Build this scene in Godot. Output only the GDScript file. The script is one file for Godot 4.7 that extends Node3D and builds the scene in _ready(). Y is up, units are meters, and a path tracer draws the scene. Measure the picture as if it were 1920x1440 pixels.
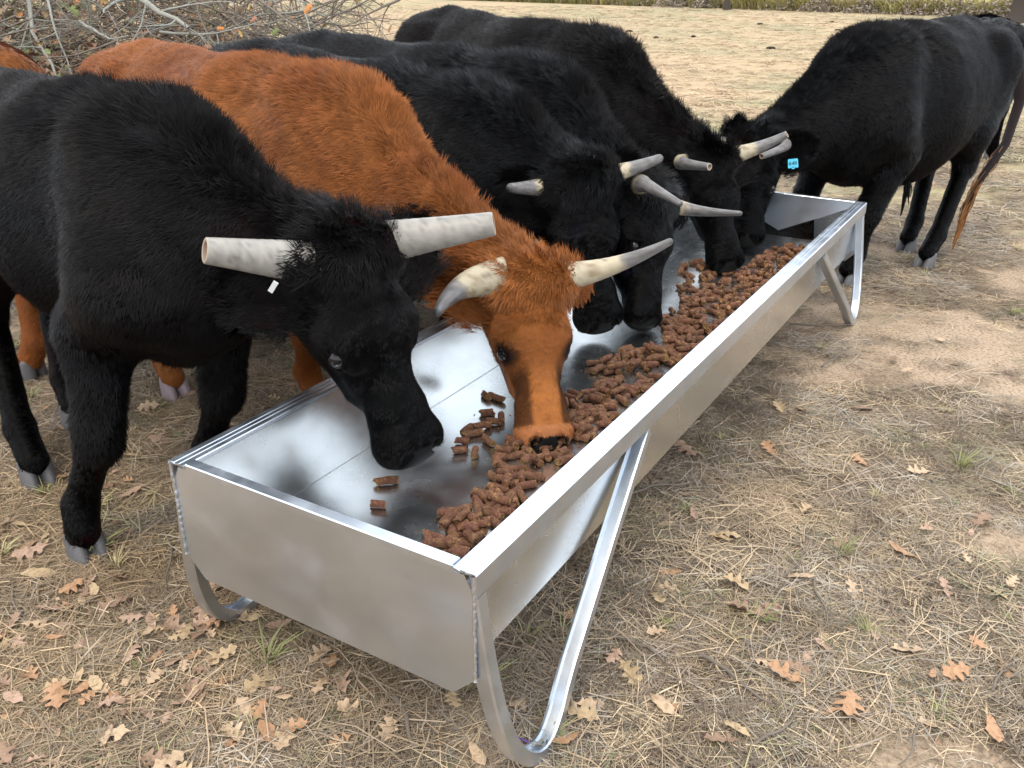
extends Node3D
# A herd of cattle eating feed cubes from a long galvanised trough in a dry pasture.
# World: camera over the origin looking down -z, y up, metres.

const FX := 1664.8                      # focal length in pixels of the 1920 x 1440 photograph
const CAM := Vector3(0, 1.5, 0)
const CX := Vector3(0.999987, 0.004659, -0.002104)
const CD := Vector3(0.005112, -0.911326, 0.411653)
const CF := Vector3(0.0, -0.411659, -0.911338)
# trough axes: U along it (away from the camera), V across it (to the left), corner at the near right rim
const TB := Vector3(-0.06472, 0.5494, -1.28962)
const TU := Vector3(0.51156, 0.0, -0.85925)
const TV := Vector3(-0.85925, 0.0, -0.51156)
const TW := 0.789
const TL := 3.43
const TH := 0.5494

var rng := RandomNumberGenerator.new()
var noise := FastNoiseLite.new()
var used := {}
var M := {}
var MESH := {}

# ------------------------------------------------------------------ helpers
func ray(px: float, py: float) -> Vector3:
	return CX * ((px - 960.0) / FX) + CD * ((py - 720.0) / FX) + CF

func on_height(px: float, py: float, h: float) -> Vector3:
	var d := ray(px, py)
	return CAM + d * ((h - CAM.y) / d.y)

func T(u: float, v: float, h: float) -> Vector3:
	return TB + TU * u + TV * v + Vector3(0, h - TH, 0)

func seen(p: Vector3, margin: float) -> bool:
	var q := p - CAM
	var z := q.dot(CF)
	if z < 0.15:
		return false
	return absf(q.dot(CX) / z) < 0.577 + margin and absf(q.dot(CD) / z) < 0.4325 + margin

func numbered(n: String) -> String:
	var k: int = used.get(n, 0)
	used[n] = k + 1
	return n if k == 0 else "%s_%03d" % [n, k]

func thing(called: String, label: String, category: String, at := Vector3.ZERO, group := "") -> Node3D:
	var o := Node3D.new()
	o.name = numbered(called)
	add_child(o)
	o.position = at
	tag(o, label, category, group)
	return o

func tag(o: Node, label: String, category: String, group := "", kind := "") -> void:
	if label != "":
		o.set_meta("label", label)
	if category != "":
		o.set_meta("category", category)
	if group != "":
		o.set_meta("group", group)
	if kind != "":
		o.set_meta("kind", kind)

func part(called: String, mesh: Mesh, m: Material, parent: Node, xf := Transform3D()) -> MeshInstance3D:
	var o := MeshInstance3D.new()
	o.mesh = mesh
	o.material_override = m
	o.name = called if parent != self else numbered(called)
	o.transform = xf
	parent.add_child(o, true)
	return o

func multi(called: String, mesh: Mesh, m: Material, parent: Node, xfs: Array, cols: PackedColorArray) -> MultiMeshInstance3D:
	var mm := MultiMesh.new()
	mm.transform_format = MultiMesh.TRANSFORM_3D
	mm.use_colors = true
	mm.mesh = mesh
	mm.instance_count = xfs.size()
	for i in xfs.size():
		mm.set_instance_transform(i, xfs[i])
		mm.set_instance_color(i, cols[i])
	var o := MultiMeshInstance3D.new()
	o.multimesh = mm
	o.material_override = m
	o.name = called if parent != self else numbered(called)
	o.set_meta("kind", "stuff")
	parent.add_child(o, true)
	return o

func mat(c: Color, rough := 0.8, metal := 0.0, vcol := false, spec := 0.5) -> StandardMaterial3D:
	var m := StandardMaterial3D.new()
	m.albedo_color = c.linear_to_srgb()
	m.roughness = rough
	m.metallic = metal
	m.metallic_specular = spec
	m.vertex_color_use_as_albedo = vcol
	m.cull_mode = BaseMaterial3D.CULL_DISABLED
	return m

func noise_tex(freq: float, ramp: Array, size := 512, sd := 1, type := FastNoiseLite.TYPE_SIMPLEX_SMOOTH, oct := 5, normal := false, bump := 4.0) -> NoiseTexture2D:
	var n := FastNoiseLite.new()
	n.noise_type = type
	n.seed = sd
	n.frequency = freq
	n.fractal_octaves = oct
	var t := NoiseTexture2D.new()
	t.width = size
	t.height = size
	t.seamless = true
	t.noise = n
	t.as_normal_map = normal
	t.bump_strength = bump
	if ramp.size() > 0:
		var g := Gradient.new()
		var offs := PackedFloat32Array()
		var cols := PackedColorArray()
		for r in ramp:
			offs.append(r[0])
			cols.append((r[1] as Color).linear_to_srgb())
		g.offsets = offs
		g.colors = cols
		t.color_ramp = g
	return t

func triplanar(m: StandardMaterial3D, scale: float) -> void:
	m.uv1_triplanar = true
	m.uv1_world_triplanar = true
	m.uv1_scale = Vector3.ONE * scale

func arr_mesh(v: PackedVector3Array, n: PackedVector3Array, idx: PackedInt32Array, c := PackedColorArray(), uv := PackedVector2Array()) -> ArrayMesh:
	var a := []
	a.resize(Mesh.ARRAY_MAX)
	a[Mesh.ARRAY_VERTEX] = v
	a[Mesh.ARRAY_NORMAL] = n
	if c.size() > 0:
		a[Mesh.ARRAY_COLOR] = c
	if uv.size() > 0:
		a[Mesh.ARRAY_TEX_UV] = uv
	a[Mesh.ARRAY_INDEX] = idx
	var m := ArrayMesh.new()
	m.add_surface_from_arrays(Mesh.PRIMITIVE_TRIANGLES, a)
	return m

func smooth_normals(v: PackedVector3Array, idx: PackedInt32Array) -> PackedVector3Array:
	var n := PackedVector3Array()
	n.resize(v.size())
	for t in range(0, idx.size(), 3):
		var a := idx[t]
		var b := idx[t + 1]
		var c := idx[t + 2]
		var f := (v[c] - v[a]).cross(v[b] - v[a])
		n[a] += f
		n[b] += f
		n[c] += f
	for i in n.size():
		n[i] = n[i].normalized()
	return n

# sweep a closed profile (x = side, y = up) along a path of frames; flat = hard edges between profile points
func sweep(path: PackedVector3Array, sides: PackedVector3Array, ups: PackedVector3Array, prof: PackedVector2Array, scales := PackedFloat32Array(), hard := true, caps := true) -> ArrayMesh:
	var st := SurfaceTool.new()
	st.begin(Mesh.PRIMITIVE_TRIANGLES)
	var np := prof.size()
	var grid: Array[PackedVector3Array] = []
	for i in path.size():
		var s := 1.0 if scales.is_empty() else scales[i]
		var row := PackedVector3Array()
		for q in prof:
			row.append(path[i] + sides[i] * q.x * s + ups[i] * q.y * s)
		grid.append(row)
	for j in np:
		st.set_smooth_group(j if hard else 0)
		var k := (j + 1) % np
		for i in path.size() - 1:
			var a := grid[i][j]
			var b := grid[i][k]
			var c := grid[i + 1][k]
			var d := grid[i + 1][j]
			for q in [a, b, c, a, c, d]:
				st.add_vertex(q)
	if caps:
		for e in [0, path.size() - 1]:
			st.set_smooth_group(100 + e)
			var mid := Vector3.ZERO
			for q in grid[e]:
				mid += q
			mid /= np
			for j in np:
				var k := (j + 1) % np
				var tri := [mid, grid[e][k], grid[e][j]] if e == 0 else [mid, grid[e][j], grid[e][k]]
				for q in tri:
					st.add_vertex(q)
	st.index()
	st.generate_normals()
	return st.commit()

# a tube through points with radii; returns arrays appended to v / idx
func tube(v: PackedVector3Array, idx: PackedInt32Array, pts: Array, rad: Array, seg: int) -> void:
	var base := v.size()
	var last := Vector3.UP
	for i in pts.size():
		var d: Vector3 = (pts[mini(i + 1, pts.size() - 1)] - pts[maxi(i - 1, 0)]).normalized()
		var s := d.cross(last)
		if s.length() < 0.05:
			s = d.cross(Vector3(0.3, 0.1, 1))
		s = s.normalized()
		var w := s.cross(d).normalized()
		last = w
		for k in seg:
			var t := TAU * k / seg
			v.append(pts[i] + (s * cos(t) + w * sin(t)) * rad[i])
	for i in pts.size() - 1:
		for k in seg:
			var a := base + i * seg + k
			var b := base + i * seg + (k + 1) % seg
			idx.append_array([a, b, a + seg, b, b + seg, a + seg])

func box_mesh(sz: Vector3) -> BoxMesh:
	var b := BoxMesh.new()
	b.size = sz
	return b

# ------------------------------------------------------------------ implicit bodies
class Field:
	var A := PackedVector3Array()
	var D := PackedVector3Array()
	var L := PackedVector3Array()
	var S := PackedFloat32Array()
	var I := PackedFloat32Array()
	var R := PackedFloat32Array()
	var Q := PackedFloat32Array()
	var K := PackedFloat32Array()
	var N := PackedByteArray()
	func bone(a: Vector3, b: Vector3, ra: float, rb: float, k := 0.05, lat := Vector3.ZERO, sq := 1.0, neg := 0) -> void:
		var d := b - a
		if sq != 1.0:
			d += lat * (d.dot(lat) * (sq - 1.0))
		A.append(a)
		D.append(d)
		L.append(lat)
		S.append(sq - 1.0)
		I.append(1.0 / maxf(d.length_squared(), 1e-9))
		R.append(ra)
		Q.append(rb - ra)
		K.append(k)
		N.append(neg)
	func one(i: int, p: Vector3) -> float:
		var q := p - A[i]
		var s := S[i]
		if s != 0.0:
			q += L[i] * (q.dot(L[i]) * s)
		var h := clampf(q.dot(D[i]) * I[i], 0.0, 1.0)
		return (q - D[i] * h).length() - R[i] - Q[i] * h
	func ev(p: Vector3, idx: PackedInt32Array) -> float:
		var d := 10.0
		for i in idx:
			var q := p - A[i]
			var s := S[i]
			if s != 0.0:
				q += L[i] * (q.dot(L[i]) * s)
			var h := clampf(q.dot(D[i]) * I[i], 0.0, 1.0)
			var e := (q - D[i] * h).length() - R[i] - Q[i] * h
			var k := K[i]
			if N[i]:
				var t := maxf(k - absf(d + e), 0.0) / k
				d = maxf(d, -e) + t * t * k * 0.25
			else:
				var t := maxf(k - absf(d - e), 0.0) / k
				d = minf(d, e) - t * t * k * 0.25
		return d

class Nets:
	var f: Field
	var lo: Vector3
	var h: float
	var nx: int
	var ny: int
	var nz: int
	var val := PackedFloat32Array()
	var cell := PackedInt32Array()
	var act := PackedInt32Array()
	var v := PackedVector3Array()
	var idx := PackedInt32Array()
	var pp: Vector3
	var pn: Vector3
	var hc: Vector3
	var hr: float
	func run(field: Field, a: Vector3, b: Vector3, step: float, plane_p: Vector3, plane_n: Vector3, ball: Vector3, ball_r: float) -> void:
		hc = ball
		hr = ball_r
		f = field
		lo = a
		h = step
		pp = plane_p
		pn = plane_n
		nx = int(ceil((b.x - a.x) / h / 16.0)) * 16 + 1
		ny = int(ceil((b.y - a.y) / h / 16.0)) * 16 + 1
		nz = int(ceil((b.z - a.z) / h / 16.0)) * 16 + 1
		val.resize(nx * ny * nz)
		val.fill(99.0)
		cell.resize(nx * ny * nz)
		cell.fill(-1)
		var all := PackedInt32Array(range(f.A.size()))
		for i in range(0, nx - 1, 16):
			for j in range(0, ny - 1, 16):
				for k in range(0, nz - 1, 16):
					sub(i, j, k, 16, all)
		mesh()
	func sub(i: int, j: int, k: int, s: int, list: PackedInt32Array) -> void:
		var half := s * h * 0.5
		var c := lo + Vector3(i, j, k) * h + Vector3(half, half, half)
		var rad := half * 1.74
		if (c - pp).dot(pn) < -rad and (c - hc).length() < hr - rad:
			return
		var best := 10.0
		var es := PackedFloat32Array()
		es.resize(list.size())
		var n := 0
		for b in list:
			var e := f.one(b, c)
			es[n] = e
			n += 1
			if not f.N[b] and e < best:
				best = e
		if best - 0.07 > rad * 1.5:
			return
		var keep := PackedInt32Array()
		var lim := best + rad * 2.8
		for m in list.size():
			if f.N[list[m]]:
				if es[m] < rad * 1.5 + 0.02:
					keep.append(list[m])
			elif es[m] < lim + f.K[list[m]]:
				keep.append(list[m])
		if absf(f.ev(c, keep)) > rad * 1.5:
			return
		if s > 2:
			var t := s >> 1
			for a in 2:
				for b in 2:
					for d in 2:
						sub(i + a * t, j + b * t, k + d * t, t, keep)
			return
		var pos := 0
		for a in 3:
			for b in 3:
				for d in 3:
					var q := ((i + a) * ny + j + b) * nz + k + d
					if val[q] == 99.0:
						val[q] = f.ev(lo + Vector3(i + a, j + b, k + d) * h, keep)
					if val[q] > 0.0:
						pos += 1
		if pos > 0 and pos < 27:
			for a in 2:
				for b in 2:
					for d in 2:
						act.append(((i + a) * ny + j + b) * nz + k + d)
	func mesh() -> void:
		var sx := ny * nz
		var sy := nz
		var off := PackedInt32Array([0, 1, sy, sy + 1, sx, sx + 1, sx + sy, sx + sy + 1])
		var cor := [Vector3(0, 0, 0), Vector3(0, 0, 1), Vector3(0, 1, 0), Vector3(0, 1, 1), Vector3(1, 0, 0), Vector3(1, 0, 1), Vector3(1, 1, 0), Vector3(1, 1, 1)]
		var ed := PackedInt32Array([0, 1, 2, 3, 4, 5, 6, 7, 0, 2, 1, 3, 4, 6, 5, 7, 0, 4, 1, 5, 2, 6, 3, 7])
		var live := PackedInt32Array()
		for q in act:
			var mask := 0
			for m in 8:
				if val[q + off[m]] < 0.0:
					mask |= 1 << m
			if mask == 0 or mask == 255:
				continue
			var s := Vector3.ZERO
			var n := 0
			for e in range(0, 24, 2):
				var a := ed[e]
				var b := ed[e + 1]
				if ((mask >> a) & 1) != ((mask >> b) & 1):
					var va := val[q + off[a]]
					var vb := val[q + off[b]]
					s += (cor[a] as Vector3).lerp(cor[b], va / (va - vb))
					n += 1
			var i := q / sx
			var r := q - i * sx
			var j := r / sy
			var p := lo + (Vector3(i, j, r - j * sy) + s / n) * h
			if (p - pp).dot(pn) < 0.0 and (p - hc).length() < hr:
				continue
			cell[q] = v.size()
			v.append(p)
			live.append(q)
		var st := [sx, sy, 1]
		for q in live:
			for ax in 3:
				var a: int = st[ax]
				var neg := val[q] < 0.0
				if neg == (val[q + a] < 0.0):
					continue
				var b: int = st[(ax + 1) % 3]
				var c: int = st[(ax + 2) % 3]
				if q - b - c < 0:
					continue
				var p0 := cell[q]
				var p1 := cell[q - b]
				var p2 := cell[q - b - c]
				var p3 := cell[q - c]
				if p1 < 0 or p2 < 0 or p3 < 0:
					continue
				if neg:
					idx.append_array([p0, p2, p1, p0, p3, p2])
				else:
					idx.append_array([p0, p1, p2, p0, p2, p3])

# ------------------------------------------------------------------ cattle
func tuft_mesh(strands: int, sd: int, spread: float, width: float, lift: float, yaw: float) -> ArrayMesh:
	var r := RandomNumberGenerator.new()
	r.seed = sd
	var v := PackedVector3Array()
	var n := PackedVector3Array()
	var idx := PackedInt32Array()
	for s in strands:
		var a := r.randf() * TAU
		var d := sqrt(r.randf()) * spread
		var root := Vector3(cos(a) * d - 0.3, -0.04, sin(a) * d)
		var y := r.randf_range(-yaw, yaw)
		var dir := Vector3(cos(y), 0, sin(y))
		var side := Vector3(-dir.z, 0, dir.x)
		var len := r.randf_range(0.55, 1.05)
		var lf := lift * r.randf_range(0.3, 1.5)
		var w := width * r.randf_range(0.7, 1.3)
		var bend := r.randf_range(-0.12, 0.12)
		var b := v.size()
		var tip := r.randf_range(-0.3, 0.3)
		for k in 3:
			var t := k / 2.0
			var c := root + dir * (len * t) + Vector3(0, lf * sin(t * 2.1) * len, 0) + side * (bend * t * t)
			var ww := w * (1.0 - 0.75 * t)
			var up := Vector3(-0.25 + tip * 0.3, 1.0, 0) + side * tip
			if k < 2:
				v.append(c - side * ww)
				v.append(c + side * ww)
				n.append((up - side * 0.45).normalized())
				n.append((up + side * 0.45).normalized())
			else:
				v.append(c)
				n.append(up.normalized())
		idx.append_array([b, b + 2, b + 1, b + 1, b + 2, b + 3, b + 2, b + 4, b + 3])
	return arr_mesh(v, n, idx)

func coat_color(coat: String, q: Vector3, head: bool, p: Vector3) -> Color:
	# q: place in the head's own axes (x to the muzzle, y to the forehead, z to the right); p: place on the body
	var n1 := noise.get_noise_3dv(p * 9.0)
	var n2 := noise.get_noise_3dv(p * 45.0 + Vector3(7, 3, 1))
	if coat == "black":
		var c := Color(0.0032, 0.0031, 0.0036).lerp(Color(0.0085, 0.0062, 0.0050), clampf(0.25 + n1 * 0.7, 0, 1))
		return c * (1.0 + n2 * 0.35)
	if coat == "blue":
		var c := Color(0.0030, 0.0033, 0.0040).lerp(Color(0.0058, 0.0052, 0.0053), clampf(0.3 + n1 * 0.6, 0, 1))
		return c * (1.0 + n2 * 0.3)
	var o := Color(0.25, 0.088, 0.025).lerp(Color(0.105, 0.029, 0.009), clampf(0.35 + n1 * 0.9 + n2 * 0.4, 0, 1))
	if head:
		var az := absf(q.z)
		o = o.lerp(Color(0.44, 0.16, 0.045), smoothstep(0.22, 0.4, q.x) * 0.8)
		var eye := 1.0 - smoothstep(0.022, 0.052, Vector3(q.x - 0.222, (q.y + 0.056) * 0.8, (az - 0.085) * 0.7).length() + n2 * 0.008)
		var streak := smoothstep(0.24, 0.3, q.x) * (1.0 - smoothstep(0.43, 0.455, q.x)) * smoothstep(0.033, 0.05, az + n2 * 0.006) * (1.0 - smoothstep(-0.075, -0.06, -q.y - 0.15)) * smoothstep(-0.115, -0.085, q.y)
		o = o.lerp(Color(0.016, 0.010, 0.008), clampf(maxf(eye, streak * 0.8), 0, 1))
		if q.x > 0.44:
			o = o.lerp(Color(0.50, 0.20, 0.08), 0.7)
	return o * (1.0 + n2 * 0.25)

func make_cow(s: Dictionary) -> Node3D:
	var W: Vector3 = s.w
	var H: Vector3 = s.h
	var f := (W - H)
	var run := Vector2(f.x, f.z).length()
	f.y = 0
	f = f.normalized()
	var r := f.cross(Vector3.UP)
	var base := Transform3D(Basis(f, Vector3.UP, r), Vector3(W.x, 0, W.z))
	var inv := base.affine_inverse()
	var root := thing("cow", s.label, "cow", Vector3.ZERO, "cattle around the feed trough")
	root.transform = base
	var sc := W.y / 1.2
	var lx: float = s.get("long", run)
	var g := H.y / (1.22 * sc) - 1.0
	var wide: float = s.get("wide", 1.0)
	var ST := func(x: float, y: float, z: float) -> Vector3:
		return Vector3(x * (lx if x < 0.0 else sc), y * sc * (1.0 + g * clampf(-x, 0.0, 1.25)), z * sc * wide)
	var F := Field.new()
	var Z := Vector3(0, 0, 1)
	# trunk
	var dp: float = s.get("deep", 1.0)
	F.bone(ST.call(0.06, 0.87 - (dp - 1.0) * 0.3, 0), ST.call(-0.42, 0.85 - (dp - 1.0) * 0.3, 0), 0.315 * sc * dp, 0.335 * sc * dp, 0.06, Z, 1.38)
	F.bone(ST.call(-0.40, 0.85 - (dp - 1.0) * 0.3, 0), ST.call(-0.80, 0.88 - (dp - 1.0) * 0.25, 0), 0.335 * sc * dp, 0.30 * sc * dp, 0.08, Z, 1.12)
	F.bone(ST.call(-0.80, 0.90, 0), ST.call(-1.10, 0.95, 0), 0.285 * sc, 0.225 * sc, 0.08, Z, 1.18)
	F.bone(ST.call(0.0, 1.06, 0), ST.call(-0.35, 1.065, 0), 0.08 * sc, 0.07 * sc, 0.10, Z, 1.0)
	F.bone(ST.call(-0.30, 1.085, 0), ST.call(-1.0, 1.13, 0), 0.06 * sc, 0.055 * sc, 0.10)
	F.bone(ST.call(-1.0, 1.13, 0), ST.call(-1.27, 1.10, 0), 0.055 * sc, 0.05 * sc, 0.08)
	F.bone(ST.call(0.14, 0.80, 0), ST.call(0.02, 0.66, 0), 0.19 * sc, 0.15 * sc, 0.08, Z, 1.15)
	for z in [-1.0, 1.0]:
		F.bone(ST.call(-0.96, 1.085, 0.19 * z), ST.call(-1.27, 1.04, 0.085 * z), 0.055 * sc, 0.055 * sc, 0.09)
		F.bone(ST.call(-0.02, 1.06, 0.07 * z), ST.call(0.17, 0.79, 0.17 * z), 0.10 * sc, 0.115 * sc, 0.10)
		F.bone(ST.call(-1.08, 0.97, 0.11 * z), ST.call(-1.10, 0.70, 0.12 * z), 0.185 * sc, 0.12 * sc, 0.08)
		F.bone(ST.call(-1.0, 0.92, 0.13 * z), ST.call(-0.90, 0.68, 0.16 * z), 0.16 * sc, 0.11 * sc, 0.07)
	# legs, each pulled towards its foot
	var std := {"RF": Vector3(0.02, 0, 0.165), "LF": Vector3(0.02, 0, -0.165), "RH": Vector3(-1.08, 0, 0.15), "LH": Vector3(-1.08, 0, -0.15)}
	var legs := {}
	for key in std:
		var q: Vector3 = std[key]
		var z := q.z
		var home: Vector3 = ST.call(q.x, 0.0, z)
		var d := Vector3.ZERO
		if s.has(key):
			d = inv * Vector3(s[key].x, 0, s[key].y) - home
			d.y = 0
		var toe := Vector3(1, 0, 0)
		if key[1] == "F":
			var sh: Vector3 = ST.call(0.12, 0.80, z)
			var el: Vector3 = ST.call(-0.03, 0.63, z * 1.05) + d * 0.12
			var kn: Vector3 = ST.call(0.035, 0.365, z) + d * 0.52
			var fe: Vector3 = ST.call(0.005, 0.145, z) + d * 0.9
			var pa: Vector3 = ST.call(0.04, 0.075, z) + d
			F.bone(sh, el, 0.13 * sc, 0.098 * sc, 0.07)
			F.bone(el, kn, 0.094 * sc, 0.057 * sc, 0.05)
			F.bone(kn + Vector3(0, 0.03, 0), kn - Vector3(0, 0.035, 0), 0.060 * sc, 0.056 * sc, 0.03)
			F.bone(kn, fe, 0.047 * sc, 0.042 * sc, 0.03)
			F.bone(fe, pa, 0.046 * sc, 0.048 * sc, 0.03)
			for w in [-1.0, 1.0]:
				F.bone(fe + Vector3(-0.04, 0.0, 0.022 * w), fe + Vector3(-0.055, -0.028, 0.024 * w), 0.015, 0.011, 0.015)
			legs[key] = [sh, el, kn, fe, pa]
		else:
			var hi: Vector3 = ST.call(-0.98, 0.80, z)
			var st: Vector3 = ST.call(-0.93, 0.66, z * 1.1) + d * 0.15
			var ho: Vector3 = ST.call(-1.20, 0.47, z * 0.92) + d * 0.5
			var fe: Vector3 = ST.call(-1.13, 0.15, z) + d * 0.92
			var pa: Vector3 = ST.call(-1.07, 0.075, z) + d
			F.bone(hi, st, 0.14 * sc, 0.11 * sc, 0.06)
			F.bone(st, ho, 0.125 * sc, 0.058 * sc, 0.05)
			F.bone(ho + Vector3(-0.015, 0.03, 0), ho - Vector3(-0.005, 0.03, 0), 0.057 * sc, 0.05 * sc, 0.03)
			F.bone(ho, fe, 0.049 * sc, 0.043 * sc, 0.03)
			F.bone(fe, pa, 0.045 * sc, 0.047 * sc, 0.03)
			legs[key] = [hi, st, ho, fe, pa]
	# head axes
	var P: Vector3 = inv * (s.p as Vector3)
	var MZ: Vector3 = inv * (s.m as Vector3)
	var ax := (MZ - P).normalized()
	var hs := (MZ - P).length() / 0.5
	var lf: Vector3 = inv.basis * (s.l as Vector3)
	lf = (lf - ax * lf.dot(ax)).normalized()
	var up := ax.cross(lf)
	var rt := -lf
	var HB := Basis(ax, up, rt)
	var HT := Transform3D(HB.scaled_local(Vector3.ONE * hs), P)
	var hw: float = s.get("headwide", 1.0)
	var hp := func(x: float, y: float, z: float) -> Vector3:
		return P + (ax * x + up * y + rt * z * hw) * hs
	# neck
	var nb: Vector3 = ST.call(0.10, 0.93, 0)
	var nt: Vector3 = ST.call(-0.04, 1.035, 0)
	var throat: Vector3 = hp.call(0.03, -0.15, 0)
	var pole: Vector3 = hp.call(-0.02, -0.085, 0)
	var nl := (rt * 0.5 + Z * 0.5 * signf(rt.z + 1e-6)).normalized() if absf(rt.z) > 0.2 else Z
	var sag: float = s.get("sag", -0.085)
	var m1 := nb.lerp(throat, 0.5) + Vector3(0.02, -0.03, 0)
	var m2 := nt.lerp(pole, 0.5) + Vector3(0.0, sag, 0)
	F.bone(nb, m1, 0.215 * sc * dp, 0.165 * sc * dp, 0.08, nl, 1.4)
	F.bone(m1, throat, 0.165 * sc, 0.095 * hs, 0.06, nl, 1.3)
	F.bone(nt, m2, 0.085 * sc, 0.075 * sc, 0.08)
	F.bone(m2, pole, 0.075 * sc, 0.075 * hs, 0.07)
	F.bone(nt.lerp(nb, 0.5), m1.lerp(m2, 0.5), 0.15 * sc, 0.12 * sc, 0.08)
	F.bone(m1.lerp(m2, 0.55), throat.lerp(pole, 0.5), 0.13 * sc, 0.09 * hs, 0.08)
	# head
	F.bone(hp.call(0.03, -0.085, 0), hp.call(0.17, -0.085, 0), 0.088 * hs, 0.09 * hs, 0.05 * hs, rt, 0.9)
	F.bone(hp.call(0.015, -0.040, -0.045), hp.call(0.015, -0.040, 0.045), 0.060 * hs, 0.060 * hs, 0.05 * hs)
	F.bone(hp.call(0.18, -0.052, -0.055), hp.call(0.18, -0.052, 0.055), 0.051 * hs, 0.051 * hs, 0.05 * hs)
	F.bone(hp.call(0.17, -0.068, 0), hp.call(0.40, -0.062, 0), 0.076 * hs, 0.05 * hs, 0.05 * hs)
	F.bone(hp.call(0.38, -0.072, 0), hp.call(0.452, -0.076, 0), 0.060 * hs, 0.065 * hs, 0.035 * hs, rt, 0.78)
	F.bone(hp.call(0.285, -0.13, 0), hp.call(0.45, -0.118, 0), 0.044 * hs, 0.03 * hs, 0.02 * hs)
	F.bone(hp.call(0.455, -0.062, -0.036), hp.call(0.455, -0.062, 0.036), 0.049 * hs, 0.049 * hs, 0.02 * hs)
	F.bone(hp.call(0.458, -0.095, -0.028), hp.call(0.458, -0.095, 0.028), 0.036 * hs, 0.036 * hs, 0.02 * hs)
	for z in [-1.0, 1.0]:
		F.bone(hp.call(0.10, -0.185, 0.045 * z), hp.call(0.30, -0.135, 0.024 * z), 0.066 * hs, 0.045 * hs, 0.05 * hs)
		F.bone(hp.call(0.16, -0.095, 0.078 * z), hp.call(0.29, -0.090, 0.048 * z), 0.030 * hs, 0.026 * hs, 0.03 * hs)
		F.bone(hp.call(0.01, -0.05, 0.06 * z), hp.call(0.005, -0.045, 0.118 * z), 0.048 * hs, 0.040 * hs, 0.04 * hs)
		F.bone(hp.call(0.185, -0.045, 0.082 * z), hp.call(0.235, -0.052, 0.074 * z), 0.021 * hs, 0.017 * hs, 0.02 * hs)
		F.bone(hp.call(0.192, -0.056, 0.098 * z), hp.call(0.240, -0.060, 0.090 * z), 0.011 * hs, 0.009 * hs, 0.01 * hs)
		F.bone(hp.call(0.194, -0.092, 0.092 * z), hp.call(0.240, -0.086, 0.085 * z), 0.009 * hs, 0.008 * hs, 0.01 * hs)
		F.bone(hp.call(0.465, -0.052, 0.045 * z), hp.call(0.485, -0.062, 0.03 * z), 0.017 * hs, 0.012 * hs, 0.012 * hs)
	for z in [-1.0, 1.0]:
		F.bone(hp.call(0.218, -0.072, 0.105 * z), hp.call(0.222, -0.072, 0.100 * z), 0.024 * hs, 0.024 * hs, 0.012 * hs, Vector3.ZERO, 1.0, 1)
		F.bone(hp.call(0.478, -0.030, 0.036 * z), hp.call(0.497, -0.062, 0.050 * z), 0.016 * hs, 0.009 * hs, 0.009 * hs, Vector3.ZERO, 1.0, 1)
		F.bone(hp.call(0.36, -0.103, 0.06 * z), hp.call(0.48, -0.107, 0.045 * z), 0.007 * hs, 0.006 * hs, 0.008 * hs, Vector3.ZERO, 1.0, 1)
	# mesh: body coarse, head fine, cut by a plane behind the cheeks
	var cut: Vector3 = hp.call(0.055, 0, 0)
	var v := PackedVector3Array()
	var idx := PackedInt32Array()
	var lo := Vector3(-1.45 * lx - 0.15, 0.03, -0.48 * sc)
	var hi := Vector3(0.5, 1.4 * sc, 0.48 * sc)
	for q in [P, MZ]:
		lo = lo.min(q - Vector3.ONE * 0.2)
		hi = hi.max(q + Vector3.ONE * 0.2)
	for key in legs:
		lo = lo.min(legs[key][4] - Vector3(0.1, 0, 0.1))
		hi = hi.max(legs[key][4] + Vector3(0.1, 0, 0.1))
	lo.y = 0.03
	var cell: float = s.get("cell", 0.014)
	var nb1 := Nets.new()
	var hcen: Vector3 = hp.call(0.26, -0.08, 0)
	nb1.run(F, lo, hi, cell, cut + ax * cell * 0.7, -ax, hcen, 0.36 * hs)
	v.append_array(nb1.v)
	idx.append_array(nb1.idx)
	var hl := Vector3.INF
	var hh := -Vector3.INF
	for x in [0.04, 0.53]:
		for y in [-0.25, 0.06]:
			for z in [-0.17, 0.17]:
				var q: Vector3 = hp.call(x, y, z)
				hl = hl.min(q)
				hh = hh.max(q)
	var nb2 := Nets.new()
	nb2.run(F, hl, hh, s.get("hcell", 0.006), cut, ax, hcen, 9.0)
	var off := v.size()
	v.append_array(nb2.v)
	for q in nb2.idx:
		idx.append(q + off)
	var nrm := smooth_normals(v, idx)
	var coat: String = s.coat
	var col := PackedColorArray()
	col.resize(v.size())
	for i in v.size():
		var q := HT.affine_inverse() * v[i]
		var hd := q.x > 0.02
		var c := coat_color(coat, q, hd, v[i]) * 0.75
		if hd and q.x > 0.474 and q.y > -0.10 and absf(q.z) < 0.062:
			c = Color(0.013, 0.012, 0.0125)
		elif coat == "orange" and hd and q.x > 0.44:
			c = Color(0.30, 0.12, 0.05)
		col[i] = c
	var body := part("body", arr_mesh(v, nrm, idx, col), M.hide, root)
	# flow of the hair: [from, to, direction, hair length, lift, radius]
	var flow := []
	flow.append([hp.call(0.10, -0.08, 0), hp.call(0.42, -0.08, 0), ax, 0.016, 0.16, 0.09])
	flow.append([hp.call(0.0, -0.03, 0), hp.call(0.05, -0.03, 0), (ax + up * 0.15).normalized(), 0.024, 0.26, 0.09])
	flow.append([pole, nt, (nt - pole).normalized() * 0.75 + Vector3(0, -0.5, 0), 0.034, 0.24, 0.15])
	flow.append([throat, nb, (nb - throat).normalized() * 0.8 + Vector3(0, -0.6, 0), 0.030, 0.2, 0.18])
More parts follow.
